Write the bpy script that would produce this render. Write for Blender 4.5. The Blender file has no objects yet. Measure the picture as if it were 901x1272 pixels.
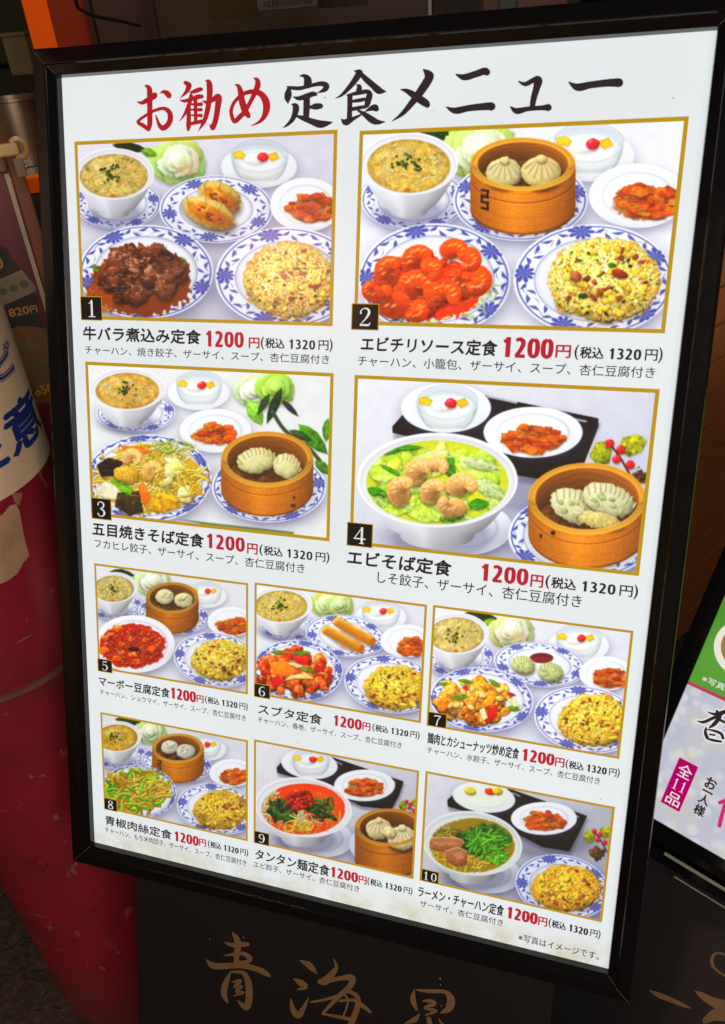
import bpy, bmesh, math, random
import numpy as np
from mathutils import Vector, Matrix
from math import sin, cos, pi, radians

# ================================================================ camera, light, exposure
sc = bpy.context.scene
COL = sc.collection
CAMZ = 1.50
RIGHT = Vector((0.95478686, 0.28715257, -0.07697695))
UP = Vector((-0.09369187, 0.53637423, 0.83876368))
BACK = Vector((0.2821416, -0.79362843, 0.53902693))
cam = bpy.data.cameras.new('camera'); cam_o = bpy.data.objects.new('camera', cam); COL.objects.link(cam_o)
cam.sensor_fit = 'VERTICAL'; cam.sensor_height = 36.; cam.lens = 980 / 1272 * 36
cam.clip_start = .05; cam.clip_end = 100
_r = Matrix((RIGHT, UP, BACK)).transposed()
cam_o.matrix_world = Matrix.Translation((0, 0, CAMZ)) @ _r.to_4x4()
cam.dof.use_dof = True; cam.dof.focus_distance = .93; cam.dof.aperture_fstop = 10.
sc.camera = cam_o
sc.view_settings.view_transform = 'Standard'; sc.view_settings.look = 'None'
sc.view_settings.exposure = 0; sc.view_settings.gamma = 1
w = bpy.data.worlds.new('World'); sc.world = w; w.use_nodes = True
bg = w.node_tree.nodes['Background']; sky = w.node_tree.nodes.new('ShaderNodeTexSky')
sky.sky_type = 'NISHITA'; sky.sun_disc = False; sky.sun_elevation = radians(6); sky.sun_rotation = radians(200)
w.node_tree.links.new(sky.outputs[0], bg.inputs[0]); bg.inputs[1].default_value = .010
def lamp(name, loc, tgt, size, power, col, sy=None):
    l = bpy.data.lights.new(name, 'AREA'); l.energy = power; l.color = col; l.size = size
    if sy: l.shape = 'RECTANGLE'; l.size_y = sy
    o = bpy.data.objects.new(name, l); COL.objects.link(o); o.location = loc
    o.rotation_euler = (Vector(tgt) - Vector(loc)).to_track_quat('-Z', 'Y').to_euler()
    return o
lamp('unseen_front_lamp', (.95, -.95, 1.9), (-.78, .6, .7), .85, 40, (1., .82, .68))  # unseen area lamp added to light the bollard from the front right
lamp('glare_lamp', (-1.155, -1.117, 2.214), (-.30, .69, 1.3), .16, 7., (1., .50, .38))  # unseen lamp added at the mirror angle for a pink glare on the print
lamp('shop_front_lamp', (1.9, .9, 2.4), (.7, 2.0, .8), .4, 13, (1., .66, .40))
lamp('kitchen_lamp', (-.9, 1.35, 2.7), (-1.3, 1.9, 1.4), .3, 14, (1., .80, .55))

# ================================================================ helpers
def srgb(r, g, b, a=1.):
    f = lambda c: (c / 255 / 12.92) if c / 255 <= .04045 else ((c / 255 + .055) / 1.055) ** 2.4
    return (f(r), f(g), f(b), a)
def link(o, parent=None, **kw):
    COL.objects.link(o)
    if parent is not None: o.parent = parent
    for k, v in kw.items(): o[k] = v
    return o
def thing(name, label, cat, mat=None, loc=None, group=None):
    o = bpy.data.objects.new(name, None); o.empty_display_size = .05
    COL.objects.link(o)
    if mat is not None: o.matrix_world = mat
    if loc is not None: o.location = loc
    o['label'] = label; o['category'] = cat
    if group: o['group'] = group
    return o
class MB:
    def __init__(s): s.v = []; s.f = []; s.m = []; s.sm = []
    def add(s, vs, fs, mi=0, smooth=False):
        b = len(s.v); s.v += [tuple(v) for v in vs]
        for f in fs: s.f.append(tuple(b + i for i in f)); s.m.append(mi); s.sm.append(smooth)
    def box(s, x0, x1, y0, y1, z0, z1, mi=0, bev=0.):
        if bev:
            bm = bmesh.new(); bmesh.ops.create_cube(bm, size=1.)
            for v in bm.verts: v.co = Vector(((x0 + x1) / 2 + v.co.x * (x1 - x0), (y0 + y1) / 2 + v.co.y * (y1 - y0), (z0 + z1) / 2 + v.co.z * (z1 - z0)))
            bmesh.ops.bevel(bm, geom=bm.edges[:], offset=bev, segments=2, affect='EDGES', profile=.6)
            bm.verts.index_update(); s.add([v.co for v in bm.verts], [[v.index for v in f.verts] for f in bm.faces], mi); bm.free(); return
        s.add([(x0, y0, z0), (x1, y0, z0), (x1, y1, z0), (x0, y1, z0), (x0, y0, z1), (x1, y0, z1), (x1, y1, z1), (x0, y1, z1)],
              [(0, 3, 2, 1), (4, 5, 6, 7), (0, 1, 5, 4), (1, 2, 6, 5), (2, 3, 7, 6), (3, 0, 4, 7)], mi)
    def lathe(s, prof, n=64, mi=0, a0=0, a1=2 * pi, cx=0, cy=0):
        full = abs(a1 - a0 - 2 * pi) < 1e-6; k = n if full else n + 1
        vs = [(cx + r * cos(a0 + (a1 - a0) * i / n), cy + r * sin(a0 + (a1 - a0) * i / n), z) for r, z in prof for i in range(k)]
        fs = []
        for j in range(len(prof) - 1):
            for i in range(n):
                i2 = (i + 1) % k; fs.append((j * k + i, j * k + i2, (j + 1) * k + i2, (j + 1) * k + i))
        s.add(vs, fs, mi, True)
    def tube(s, P, r, n=10, mi=0):
        P = [Vector(p) for p in P]; vs = []
        for i, p in enumerate(P):
            t = (P[min(i + 1, len(P) - 1)] - P[max(i - 1, 0)]).normalized()
            a = t.orthogonal().normalized(); b = t.cross(a)
            if i: 
                a = (pa - t * pa.dot(t)).normalized(); b = t.cross(a)
            pa = a
            vs += [p + a * r * cos(2 * pi * q / n) + b * r * sin(2 * pi * q / n) for q in range(n)]
        fs = [(i * n + q, i * n + (q + 1) % n, (i + 1) * n + (q + 1) % n, (i + 1) * n + q) for i in range(len(P) - 1) for q in range(n)]
        fs += [tuple(range(n))[::-1], tuple((len(P) - 1) * n + q for q in range(n))]
        s.add(vs, fs, mi, True)
    def build(s, name, mats, parent=None, **kw):
        me = bpy.data.meshes.new(name); me.from_pydata(s.v, [], s.f)
        for m in (mats if isinstance(mats, (list, tuple)) else [mats]): me.materials.append(m)
        me.polygons.foreach_set('material_index', s.m); me.polygons.foreach_set('use_smooth', s.sm); me.update()
        if any(s.sm) and not all(s.sm) or any(s.sm): me.set_sharp_from_angle(angle=radians(35))
        o = bpy.data.objects.new(name, me); return link(o, parent, **kw)

# ---------------------------------------------------------------- materials
class NT:
    def __init__(s, name):
        s.m = bpy.data.materials.new(name); s.m.use_nodes = True; s.t = s.m.node_tree
        s.b = s.t.nodes['Principled BSDF']
    def n(s, typ, **kw):
        n = s.t.nodes.new(typ)
        for k, v in kw.items():
            if k in n.bl_rna.properties.keys(): setattr(n, k, v)
            else: n.inputs[k].default_value = v
        return n
    def l(s, a, b): s.t.links.new(a, b)
    def noise(s, scale, detail=4, rough=.55, co='Object', vec=None, obj=None):
        tc = s.n('ShaderNodeTexCoord')
        if obj: tc.object = obj
        n = s.n('ShaderNodeTexNoise'); n.inputs['Scale'].default_value = scale; n.inputs['Detail'].default_value = detail; n.inputs['Roughness'].default_value = rough
        if vec:
            mp = s.n('ShaderNodeMapping'); mp.inputs['Scale'].default_value = vec; s.l(tc.outputs[co], mp.inputs[0]); s.l(mp.outputs[0], n.inputs['Vector'])
        else: s.l(tc.outputs[co], n.inputs['Vector'])
        return n.outputs['Fac']
    def ramp(s, fac, stops):
        r = s.n('ShaderNodeValToRGB'); e = r.color_ramp.elements
        while len(e) < len(stops): e.new(.5)
        for k, (p, c) in enumerate(stops): e[k].position = p; e[k].color = c if len(c) == 4 else (*c, 1)
        s.l(fac, r.inputs[0]); return r.outputs[0]
    def mix(s, fac, a, b):
        m = s.n('ShaderNodeMix', data_type='RGBA')
        if isinstance(fac, float): m.inputs[0].default_value = fac
        else: s.l(fac, m.inputs[0])
        for k, v in ((6, a), (7, b)):
            if isinstance(v, (tuple, list)): m.inputs[k].default_value = v if len(v) == 4 else (*v, 1)
            else: s.l(v, m.inputs[k])
        return m.outputs[2]
    def bump(s, fac, st, dist=.01):
        b = s.n('ShaderNodeBump'); b.inputs['Strength'].default_value = st; b.inputs['Distance'].default_value = dist
        s.l(fac, b.inputs['Height']); s.l(b.outputs[0], s.b.inputs['Normal'])
def simple(name, col, rough=.5, var=.25, scale=20, metal=0., bump=.1, spec=.5, coat=0., rvar=.12):
    k = NT(name); f = k.noise(scale, 5)
    c = tuple(col[:3]); k.l(k.mix(f, tuple(x * (1 - var) for x in c), tuple(min(1, x * (1 + var)) for x in c)), k.b.inputs['Base Color'])
    mr = k.n('ShaderNodeMapRange'); mr.inputs[3].default_value = max(.02, rough - rvar); mr.inputs[4].default_value = min(1, rough + rvar)
    k.l(k.noise(scale * .4 + 3, 6), mr.inputs[0]); k.l(mr.outputs[0], k.b.inputs['Roughness'])
    k.b.inputs['Metallic'].default_value = metal; k.b.inputs['Specular IOR Level'].default_value = spec
    k.b.inputs['Coat Weight'].default_value = coat
    if bump: k.bump(k.noise(scale * 4, 4), bump, .002)
    return k.m
def ink(name, col, strength=1., rough=.22, grain=.03):
    """print on the face of a lit box: the light comes through the ink"""
    k = NT(name); k.b.inputs['Base Color'].default_value = tuple(min(.8, c * .10) for c in col[:3]) + (1,)
    f = k.noise(900, 2); c = tuple(col[:3])
    k.l(k.mix(f, tuple(x * (1 - grain) for x in c), tuple(x * (1 + grain) for x in c)), k.b.inputs['Emission Color'])
    k.b.inputs['Emission Strength'].default_value = strength; k.b.inputs['Roughness'].default_value = rough
    k.b.inputs['Specular IOR Level'].default_value = .2
    return k.m

# ---------------------------------------------------------------- planes measured in the photograph
F, PX, PY = 980., 450.5, 636.
def ray(px, py):
    a, b = (px - PX) / F, (py - PY) / F
    return RIGHT * a - UP * b - BACK
class Pl:
    """a board's own frame: x to the right, y up along the board, z out of its face"""
    def __init__(s, M): s.M = M; s.I = M.inverted(); s.o = s.I @ Vector((0, 0, CAMZ)); s.R = s.I.to_3x3()
    def at(s, px, py, z=0.):
        d = s.R @ ray(px, py); t = (z - s.o.z) / d.z
        p = s.o + d * t; return (p.x, p.y)
class Cr:
    """a point read off an enlarged crop of the photograph"""
    def __init__(s, pl, x0, y0, k, z=0.): s.pl, s.x0, s.y0, s.k, s.z = pl, x0, y0, k, z
    def __call__(s, x, y): return s.pl.at(s.x0 + x / s.k, s.y0 + y / s.k, s.z)

# ---------------------------------------------------------------- lettering
_tc = {}
def glyphs(txt):
    if txt not in _tc:
        cu = bpy.data.curves.new('lettering', 'FONT'); cu.body = txt; cu.resolution_u = 3
        o = bpy.data.objects.new('lettering', cu); COL.objects.link(o)
        dg = bpy.context.evaluated_depsgraph_get(); dg.update()
        me = bpy.data.meshes.new_from_object(o.evaluated_get(dg))
        v = np.array([q.co[:2] for q in me.vertices]); f = [tuple(p.vertices) for p in me.polygons]
        bpy.data.objects.remove(o); bpy.data.curves.remove(cu); bpy.data.meshes.remove(me)
        _tc[txt] = (v, f)
    return _tc[txt]
BOLD = [(0, 0), (.03, 0), (-.03, 0), (0, .024), (0, -.024), (.022, .018), (-.022, -.018)]
SEMI = [(0, 0), (.016, 0), (-.016, 0), (0, .014), (0, -.014)]
PLAIN = [(0, 0), (.012, 0), (0, .008)]
NIB = [(0, 0), (.026, .032), (-.022, -.028), (.032, .006), (.012, .016), (-.012, .0), (-.02, .012)]
def fit_text(mb, txt, x0, y0, x1, h, z, wt=PLAIN, mi=0, y1=None, shear=0., fx=None):
    """letters filling x0..x1 and standing h high on the line y0(..y1)"""
    v, f = glyphs(txt); lo, hi = v.min(0), v.max(0)
    s = (x1 - x0) / (hi[0] - lo[0]); sy = h / (hi[1] - lo[1]); y1 = y0 if y1 is None else y1
    for q, (a, b) in enumerate(wt):
        X = x0 + (v[:, 0] - lo[0]) * s + a * sy; Y = (v[:, 1] - lo[1]) * sy + b * sy
        X = X + Y * shear; Y = Y + y0 + (y1 - y0) * (X - x0) / (x1 - x0)
        mb.add(np.stack([X, Y, np.full(len(X), z + q * 1.2e-5)], 1).tolist(), f, mi)
def spline(P, n=6):
    P = [np.array(p, float) for p in P]
    if len(P) < 3: return [P[0] + (P[-1] - P[0]) * t / n for t in range(n + 1)]
    out = []
    for i in range(len(P) - 1):
        a, b, c, d = P[max(i - 1, 0)], P[i], P[i + 1], P[min(i + 2, len(P) - 1)]
        for q in range(n):
            t = q / n
            out.append(.5 * (2 * b + (c - a) * t + (2 * a - 5 * b + 4 * c - d) * t * t + (3 * b - a - 3 * c + d) * t ** 3))
    out.append(P[-1]); return out
_sz = [0]
def stroke(mb, P, tr, z, mi=0, rnd=True, lin=False):
    """one brush stroke (x, y, width) in crop units; tr turns it into board coordinates"""
    Q = spline(P) if not lin else [np.array(p, float) for p in P]
    _sz[0] = (_sz[0] + 1) % 24; z = z + _sz[0] * 8e-6
    L, R = [], []; n = len(Q)
    for i, q in enumerate(Q):
        t = Q[min(i + 1, n - 1)][:2] - Q[max(i - 1, 0)][:2]; t = t / (np.hypot(*t) + 1e-9)
        nn = np.array((-t[1], t[0])); wd = max(q[2], 1e-3) / 2
        L.append(q[:2] + nn * wd); R.append(q[:2] - nn * wd)
    vs = [(*tr(*p), z) for p in L] + [(*tr(*p), z) for p in R]
    mb.add(vs, [(i, i + n, i + n + 1, i + 1) for i in range(n - 1)], mi)
    if rnd:
        for e, q in enumerate((Q[0], Q[-1])):
            m = 12; vs = [(*tr(q[0] + q[2] * .5 * cos(2 * pi * a / m), q[1] + q[2] * .5 * sin(2 * pi * a / m)), z + 3e-6 * (e + 1)) for a in range(m)]
            mb.add(vs, [tuple(range(m))], mi)
        for e, q in enumerate(P[1:-1]):
            m = 12; vs = [(*tr(q[0] + q[2] * .48 * cos(2 * pi * a / m), q[1] + q[2] * .48 * sin(2 * pi * a / m)), z + 1e-6 * (e % 5 + 1)) for a in range(m)]
            mb.add(vs, [tuple(range(m))], mi)
def fan(mb, pts, z, mi=0):
    mb.add([(x, y, z) for x, y in pts], [tuple(range(len(pts)))], mi)
def rect(mb, x0, x1, y0, y1, z, mi=0): mb.add([(x0, y0, z), (x1, y0, z), (x1, y1, z), (x0, y1, z)], [(0, 1, 2, 3)], mi)
# digits drawn in a unit box, y down
SANS = {'1': [[(.22, .24, .15), (.40, .17, .15), (.56, .06, .13)], [(.56, 0, .22), (.56, 1., .22)]],
        '2': [[(.16, .17, .16), (.38, .09, .17), (.66, .18, .21), (.68, .38, .21), (.48, .66, .19), (.20, .93, .18)], [(.12, .92, .16), (.88, .92, .16)]],
        '3': [[(.16, .13, .16), (.42, .08, .16), (.68, .18, .20), (.64, .38, .18), (.38, .48, .15)], [(.38, .48, .15), (.70, .60, .19), (.72, .80, .21), (.46, .93, .16), (.14, .88, .16)]],
        '0': [[(.50, .09, .16), (.27, .20, .20), (.21, .50, .22), (.27, .80, .20), (.50, .92, .16), (.73, .80, .20), (.79, .50, .22), (.73, .20, .20), (.50, .09, .16)]]}
SERIF = {'1': [[(.32, .22, .04), (.46, .14, .08), (.54, .04, .10)], [(.54, .06, .17), (.54, .92, .17)], [(.28, .95, .06), (.80, .95, .06)]],
         '2': [[(.24, .30, .13), (.26, .16, .07), (.48, .05, .07), (.70, .14, .15), (.72, .32, .17), (.54, .58, .10), (.30, .80, .05), (.20, .92, .04)], [(.20, .90, .12), (.74, .90, .13)], [(.74, .90, .10), (.82, .76, .04)]],
         '3': [[(.24, .24, .12), (.30, .10, .07), (.50, .05, .07), (.70, .16, .14), (.66, .36, .11), (.42, .47, .06)], [(.42, .47, .06), (.68, .58, .14), (.74, .76, .18), (.58, .93, .08), (.34, .94, .06), (.22, .80, .12)]],
         '4': [[(.64, .05, .06), (.16, .70, .06)], [(.12, .70, .09), (.88, .70, .09)], [(.64, .04, .16), (.64, .95, .16)], [(.48, .96, .06), (.80, .96, .06)]],
         '5': [[(.32, .06, .05), (.28, .46, .05)], [(.30, .08, .13), (.74, .07, .12)], [(.28, .46, .05), (.50, .38, .08), (.72, .50, .16), (.74, .72, .18), (.56, .93, .08), (.34, .93, .07), (.24, .82, .12)]],
         '6': [[(.74, .14, .08), (.52, .06, .07), (.30, .26, .15), (.24, .60, .18), (.34, .88, .10), (.52, .95, .06), (.72, .82, .14), (.72, .60, .15), (.54, .45, .06), (.32, .54, .06)]],
         '7': [[(.24, .22, .04), (.28, .08, .06)], [(.26, .10, .14), (.80, .10, .13)], [(.80, .10, .08), (.56, .50, .11), (.48, .95, .18)]],
         '8': [[(.52, .46, .13), (.28, .30, .15), (.36, .10, .09), (.52, .05, .06), (.70, .14, .13), (.70, .32, .12), (.50, .48, .12), (.26, .66, .14), (.28, .86, .14), (.50, .95, .07), (.74, .86, .15), (.72, .66, .16), (.52, .46, .13)]],
         '9': [[(.26, .86, .08), (.48, .94, .07), (.70, .74, .15), (.76, .40, .18), (.66, .12, .10), (.48, .05, .06), (.28, .18, .14), (.28, .40, .15), (.46, .55, .06), (.68, .46, .06)]],
         '0': [[(.50, .05, .05), (.30, .20, .13), (.24, .50, .16), (.30, .80, .13), (.50, .95, .05), (.70, .80, .13), (.76, .50, .16), (.70, .20, .13), (.50, .05, .05)]]}
def digits(mb, txt, font, x0, x1, y0, y1, z, mi=0, adv=1., fat=1.):
    """x0..x1 the whole word, y0 foot, y1 head"""
    n = len(txt); W = (x1 - x0) / n; H = y1 - y0
    for i, ch in enumerate(txt):
        ox = x0 + W * i
        for P in font[ch]:
            asp = W / H; fk = fat * (1.0 if font is SANS else .74)
            def tr(x, y): return (ox + x * W, y1 - y * H)
            # keep stroke thickness even in both directions by working in height units
            Q = [(x * asp, y, q * fk) for x, y, q in P]
            stroke(mb, Q, lambda a, b: (ox + a * H, y1 - b * H), z, mi, rnd=font is SERIF and len(P) > 2)
# ---------------------------------------------------------------- printed food pictures, painted in numpy
import numpy as np, math, random
def _fld(sig, seed, n=1024):
    r = np.random.RandomState(seed).randn(n, n).astype(np.float32)
    k = np.fft.fftfreq(n)
    g = np.exp(-2 * (math.pi * sig) ** 2 * (k[:, None] ** 2 + k[None, :] ** 2))
    o = np.fft.ifft2(np.fft.fft2(r) * g).real
    return (o / o.std()).astype(np.float32)
NF, NM, NL = _fld(1.0, 1), _fld(2.6, 2), _fld(9., 3)
LX, LY, LZ = -.33, -.52, .79

class Cv:
    def __init__(s, W, H, S, seed=0):
        s.S = S; s.w = int(W * S); s.h = int(H * S)
        s.a = np.zeros((s.h, s.w, 3), np.float32) + .8
        s.r = random.Random(seed); s.clip = None
    def win(s, x0, y0, x1, y1):
        S = s.S
        i0, i1 = max(0, int(x0 * S) - 2), min(s.w, int(x1 * S) + 3)
        j0, j1 = max(0, int(y0 * S) - 2), min(s.h, int(y1 * S) + 3)
        if i1 <= i0 or j1 <= j0: return None
        X = (np.arange(i0, i1, dtype=np.float32) + .5) / S
        Y = ((np.arange(j0, j1, dtype=np.float32) + .5) / S)[:, None]
        return slice(j0, j1), slice(i0, i1), X[None, :], Y
    def noise(s, N, j, i, off=0):
        a, b = (off * 31) % 200, (off * 57) % 200
        return N[j.start + a:j.stop + a, i.start + b:i.stop + b]
    def over(s, j, i, m, col):
        if s.clip:
            cx, cy, rx, ry = s.clip
            X = ((np.arange(i.start, i.stop) + .5) / s.S - cx) / rx; Y = ((np.arange(j.start, j.stop) + .5) / s.S - cy) / ry
            m = m * np.clip((1 - np.sqrt(X[None, :] ** 2 + Y[:, None] ** 2)) * ry / 3, 0, 1)
        t = s.a[j, i]; t += m[..., None] * (col - t)
    def uv(s, w, cx, cy, rx, ry, rot):
        j, i, X, Y = w
        c, n = math.cos(rot), math.sin(rot)
        dx, dy = X - cx, Y - cy
        return (dx * c + dy * n) / rx, (-dx * n + dy * c) / ry
    def ell(s, cx, cy, rx, ry, col, rot=0, a=1., soft=1.3, wob=0., off=0):
        R = max(rx, ry) + soft * 2
        w = s.win(cx - R, cy - R, cx + R, cy + R)
        if not w: return
        u, v = s.uv(w, cx, cy, rx, ry, rot); d = np.sqrt(u * u + v * v)
        if wob: d = d + wob * s.noise(NM, w[0], w[1], off)
        m = np.clip((1 - d) * min(rx, ry) / soft + .5, 0, 1) * a
        s.over(w[0], w[1], m, np.array(col, np.float32))
    def ring(s, cx, cy, rx, ry, t, col, rot=0, a=1.):
        w = s.win(cx - rx - t - 3, cy - rx - t - 3, cx + rx + t + 3, cy + rx + t + 3)
        if not w: return
        u, v = s.uv(w, cx, cy, rx, ry, rot); d = np.abs(np.sqrt(u * u + v * v) - 1) * (rx + ry) / 2
        s.over(w[0], w[1], np.clip((t - d) / 1.2 + .5, 0, 1) * a, np.array(col, np.float32))
    def shadow(s, cx, cy, rx, ry, a=.35, rot=0, col=(.30, .29, .40), sp=.3):
        w = s.win(cx - rx * 1.6, cy - rx * 1.6, cx + rx * 1.6, cy + rx * 1.6)
        if not w: return
        u, v = s.uv(w, cx, cy, rx, ry, rot); d = np.sqrt(u * u + v * v)
        s.over(w[0], w[1], np.clip((1 + sp - d) / (2 * sp), 0, 1) ** 2 * a, np.array(col, np.float32))
    def blob(s, cx, cy, rx, ry, col, rot=0., spec=.35, sh=.45, wob=.05, tex=.07, flat=.75, amb=.52, dif=.55, off=None, soft=1.2, shin=24, edge=.0):
        off = s.r.randrange(900) if off is None else off
        if sh: s.ell(cx + 1.0, cy + ry * .18 + 2, rx * 1.05, ry * 1.05, (.12, .07, .04), rot, sh, soft=max(3., min(rx, ry) * .3))
        R = max(rx, ry) * 1.12 + 3
        w = s.win(cx - R, cy - R, cx + R, cy + R)
        if not w: return
        j, i, X, Y = w
        u, v = s.uv(w, cx, cy, rx, ry, rot)
        n1 = s.noise(NM, j, i, off); n2 = s.noise(NF, j, i, off)
        d = np.sqrt(u * u + v * v) + wob * n1
        m = np.clip((1 - d) * min(rx, ry) / soft + .5, 0, 1)
        c, n = math.cos(rot), math.sin(rot)
        dd = np.clip(d, 0, 1)
        f = flat * dd
        gx, gy = u * f + .10 * n1 * tex * 6, v * f
        nx, ny = gx * c - gy * n, gx * n + gy * c + .06 * n1
        nzz = np.sqrt(np.clip(1 - nx * nx - ny * ny, .03, 1))
        lam = amb + dif * np.clip(nx * LX + ny * LY + nzz * LZ, 0, 1)
        col = np.array(col, np.float32)
        o = col * (lam * (1 + tex * n2))[..., None]
        o += (1 - dd[..., None]) * 0
        hx, hy, hz = LX / 1.9, LY / 1.9, .93
        sp = np.clip(nx * hx + ny * hy + nzz * hz, 0, 1) ** shin * spec * np.clip(.6 + .5 * n1, 0, 1.4)
        o = o + sp[..., None] * (1 - o * .5)
        if edge: o *= (1 - edge * dd[..., None] ** 4)
        s.over(j, i, m, np.clip(o, 0, 1))
    def poly(s, P, col, a=1., blur=1.2, grad=None, tex=.03, off=0, sh=0):
        if sh: s.poly([(x + 2, y + 4) for x, y in P], (.1, .07, .05), sh, 5, None, 0)
        P = np.array(P, np.float32)
        x0, y0 = P.min(0); x1, y1 = P.max(0)
        w = s.win(x0 - 3, y0 - 3, x1 + 3, y1 + 3)
        if not w: return
        j, i, X, Y = w
        X, Y = np.broadcast_arrays(X, Y)
        ins = np.zeros(X.shape, bool); dm = np.full(X.shape, 1e9, np.float32)
        for k in range(len(P)):
            ax, ay = P[k]; bx, by = P[(k + 1) % len(P)]
            if ay != by:
                ins ^= ((ay > Y) != (by > Y)) & (X < (bx - ax) * (Y - ay) / (by - ay) + ax)
            vx, vy = bx - ax, by - ay
            t = np.clip(((X - ax) * vx + (Y - ay) * vy) / (vx * vx + vy * vy + 1e-6), 0, 1)
            dm = np.minimum(dm, (X - ax - t * vx) ** 2 + (Y - ay - t * vy) ** 2)
        dm = np.sqrt(dm) * np.where(ins, 1, -1)
        m = np.clip(dm / blur + .5, 0, 1) * a
        o = np.array(col, np.float32) * np.ones(X.shape + (3,), np.float32)
        if grad is not None:
            g = (Y - y0) / max(1, y1 - y0)
            o = o * (1 - g[..., None]) + np.array(grad, np.float32) * g[..., None]
        o *= (1 + tex * s.noise(NM, j, i, off) + tex * .7 * s.noise(NF, j, i, off + 3))[..., None]
        o *= (.82 + .18 * np.clip(dm / 5, 0, 1))[..., None]
        s.over(j, i, m, np.clip(o, 0, 1))
    def strand(s, P, wd, col, a=1., hi=.25, sh=.25, taper=True):
        P = [np.array(p, np.float32) for p in P]
        # smooth
        Q = []
        n = len(P)
        for k in range(n - 1):
            p0, p1, p2, p3 = P[max(k - 1, 0)], P[k], P[k + 1], P[min(k + 2, n - 1)]
            for q in range(4):
                t = q / 4
                Q.append(.5 * ((2 * p1) + (-p0 + p2) * t + (2 * p0 - 5 * p1 + 4 * p2 - p3) * t * t + (-p0 + 3 * p1 - 3 * p2 + p3) * t ** 3))
        Q.append(P[-1]); Q = np.array(Q)
        x0, y0 = Q.min(0) - wd - 3; x1, y1 = Q.max(0) + wd + 5
        w = s.win(x0, y0, x1, y1)
        if not w: return
        j, i, X, Y = w
        X, Y = np.broadcast_arrays(X, Y)
        best = np.full(X.shape, 1e9, np.float32); side = np.zeros(X.shape, np.float32)
        for k in range(len(Q) - 1):
            ax, ay = Q[k]; vx, vy = Q[k + 1] - Q[k]
            L2 = vx * vx + vy * vy + 1e-6
            t = np.clip(((X - ax) * vx + (Y - ay) * vy) / L2, 0, 1)
            ex, ey = X - ax - t * vx, Y - ay - t * vy
            d = ex * ex + ey * ey
            b = d < best
            best = np.where(b, d, best); side = np.where(b, ex * LX + ey * LY, side)
        d = np.sqrt(best)
        if sh: s.over(j, i, np.clip((wd * .5 + 3 - d) / 4, 0, 1) * sh, np.array((.12, .08, .03), np.float32))
        m = np.clip((wd * .5 - d) / 1.1 + .5, 0, 1) * a
        q = side / (wd * .5)
        lam = .84 + .26 * np.clip(q, -1, 1)
        o = np.array(col, np.float32) * lam[..., None] + (np.clip(1 - np.abs(q - .35) * 3, 0, 1) * hi)[..., None]
        s.over(j, i, m, np.clip(o, 0, 1))
    # ------------------------------------------------------------ things on the table
    def cloth(s, tone=(.80, .81, .90), tone2=(.70, .71, .82)):
        w = s.win(0, 0, 2000, 2000); j, i, X, Y = w
        g = np.clip((X / (s.w / s.S) * .5 + Y / (s.h / s.S) * .7), 0, 1)[..., None]
        n = (s.noise(NL, j, i, 5) * .006)[..., None] + (s.noise(NF, j, i, 6) * .006)[..., None]
        s.a[:] = np.array(tone, np.float32) * (1 - g) + np.array(tone2, np.float32) * g + n
    def plate(s, cx, cy, rx, ry, rot=0, pat=True, inner=.66, seed=0, base=(.92, .93, .965), sh=.5):
        s.shadow(cx + rx * .03, cy + ry * .16, rx * 1.04, ry * 1.06, min(.95, sh * 1.6), rot)
        w = s.win(cx - rx - 3, cy - rx - 3, cx + rx + 3, cy + rx + 3)
        if not w: return
        j, i, X, Y = w
        u, v = s.uv(w, cx, cy, rx, ry, rot)
        d = np.sqrt(u * u + v * v); th = np.arctan2(v, u)
        m = np.clip((1 - d) * ry / 1.4 + .5, 0, 1)
        br = 1 + .035 * (u * -.5 - v * .8) - .05 * np.clip((d - .93) / .07, 0, 1)
        # inner well: wall darker on the near-left side
        wall = np.exp(-((d - inner) / .035) ** 2)
        br = br - wall * (.10 + .06 * (u * .6 + v * -.8))
        br = br + .04 * np.exp(-((d - .975) / .02) ** 2)
        o = np.array(base, np.float32) * br[..., None]
        if pat:
            r = random.Random(seed + 11)
            ink = np.zeros(d.shape, np.float32)
            ink = np.maximum(ink, np.clip((.011 - np.abs(d - .955)) * rx / 1.1 + .5, 0, 1) * .85)
            ink = np.maximum(ink, np.clip((.006 - np.abs(d - inner - .015)) * rx / 1.2 + .5, 0, 1) * .6)
            k0 = r.uniform(0, 6.28); nf = 5
            dth = lambda t: (th - t + math.pi) % (2 * math.pi) - math.pi
            mid = (inner + .97) / 2
            for q in range(nf):                                       # chrysanthemum heads
                t0 = k0 + q * 2 * math.pi / nf
                a, b = dth(t0) * mid, (d - mid - .03)
                rho = np.sqrt((a * .8) ** 2 + b * b); ph = np.arctan2(b, a)
                pet = .085 + .05 * np.abs(np.cos(4.5 * ph + .4))
                f = np.clip((pet - rho) * rx / 1.3 + .5, 0, 1)
                lines = .62 + .38 * (np.cos(9 * ph + rho * 10) > -.25)
                ink = np.maximum(ink, f * lines * .92)
                for sg in (-1, 1):                                    # pairs of curled leaves between the heads
                    for dt, dr, ln, an in ((.27, .03, .07, .7), (.40, -.05, .075, -.7), (.53, .04, .08, .4)):
                        a2, b2 = (dth(t0 + sg * dt)) * mid * sg, (d - mid - dr)
                        c, n = math.cos(an), math.sin(an)
                        p, q2 = a2 * c + b2 * n, -a2 * n + b2 * c
                        q2 = q2 - 4.0 * p * p
                        lf = np.clip((1 - np.abs(p) / ln), 0, 1) ** .7 * .030
                        ink = np.maximum(ink, np.clip((lf - np.abs(q2)) * rx / 1.1 + .3, 0, 1) * (np.abs(p) < ln) * .88)
            vine = np.abs(d - mid - .055 * np.sin(th * nf * 2 + k0)) + .004 * (1 + np.sin(th * 23))
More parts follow.
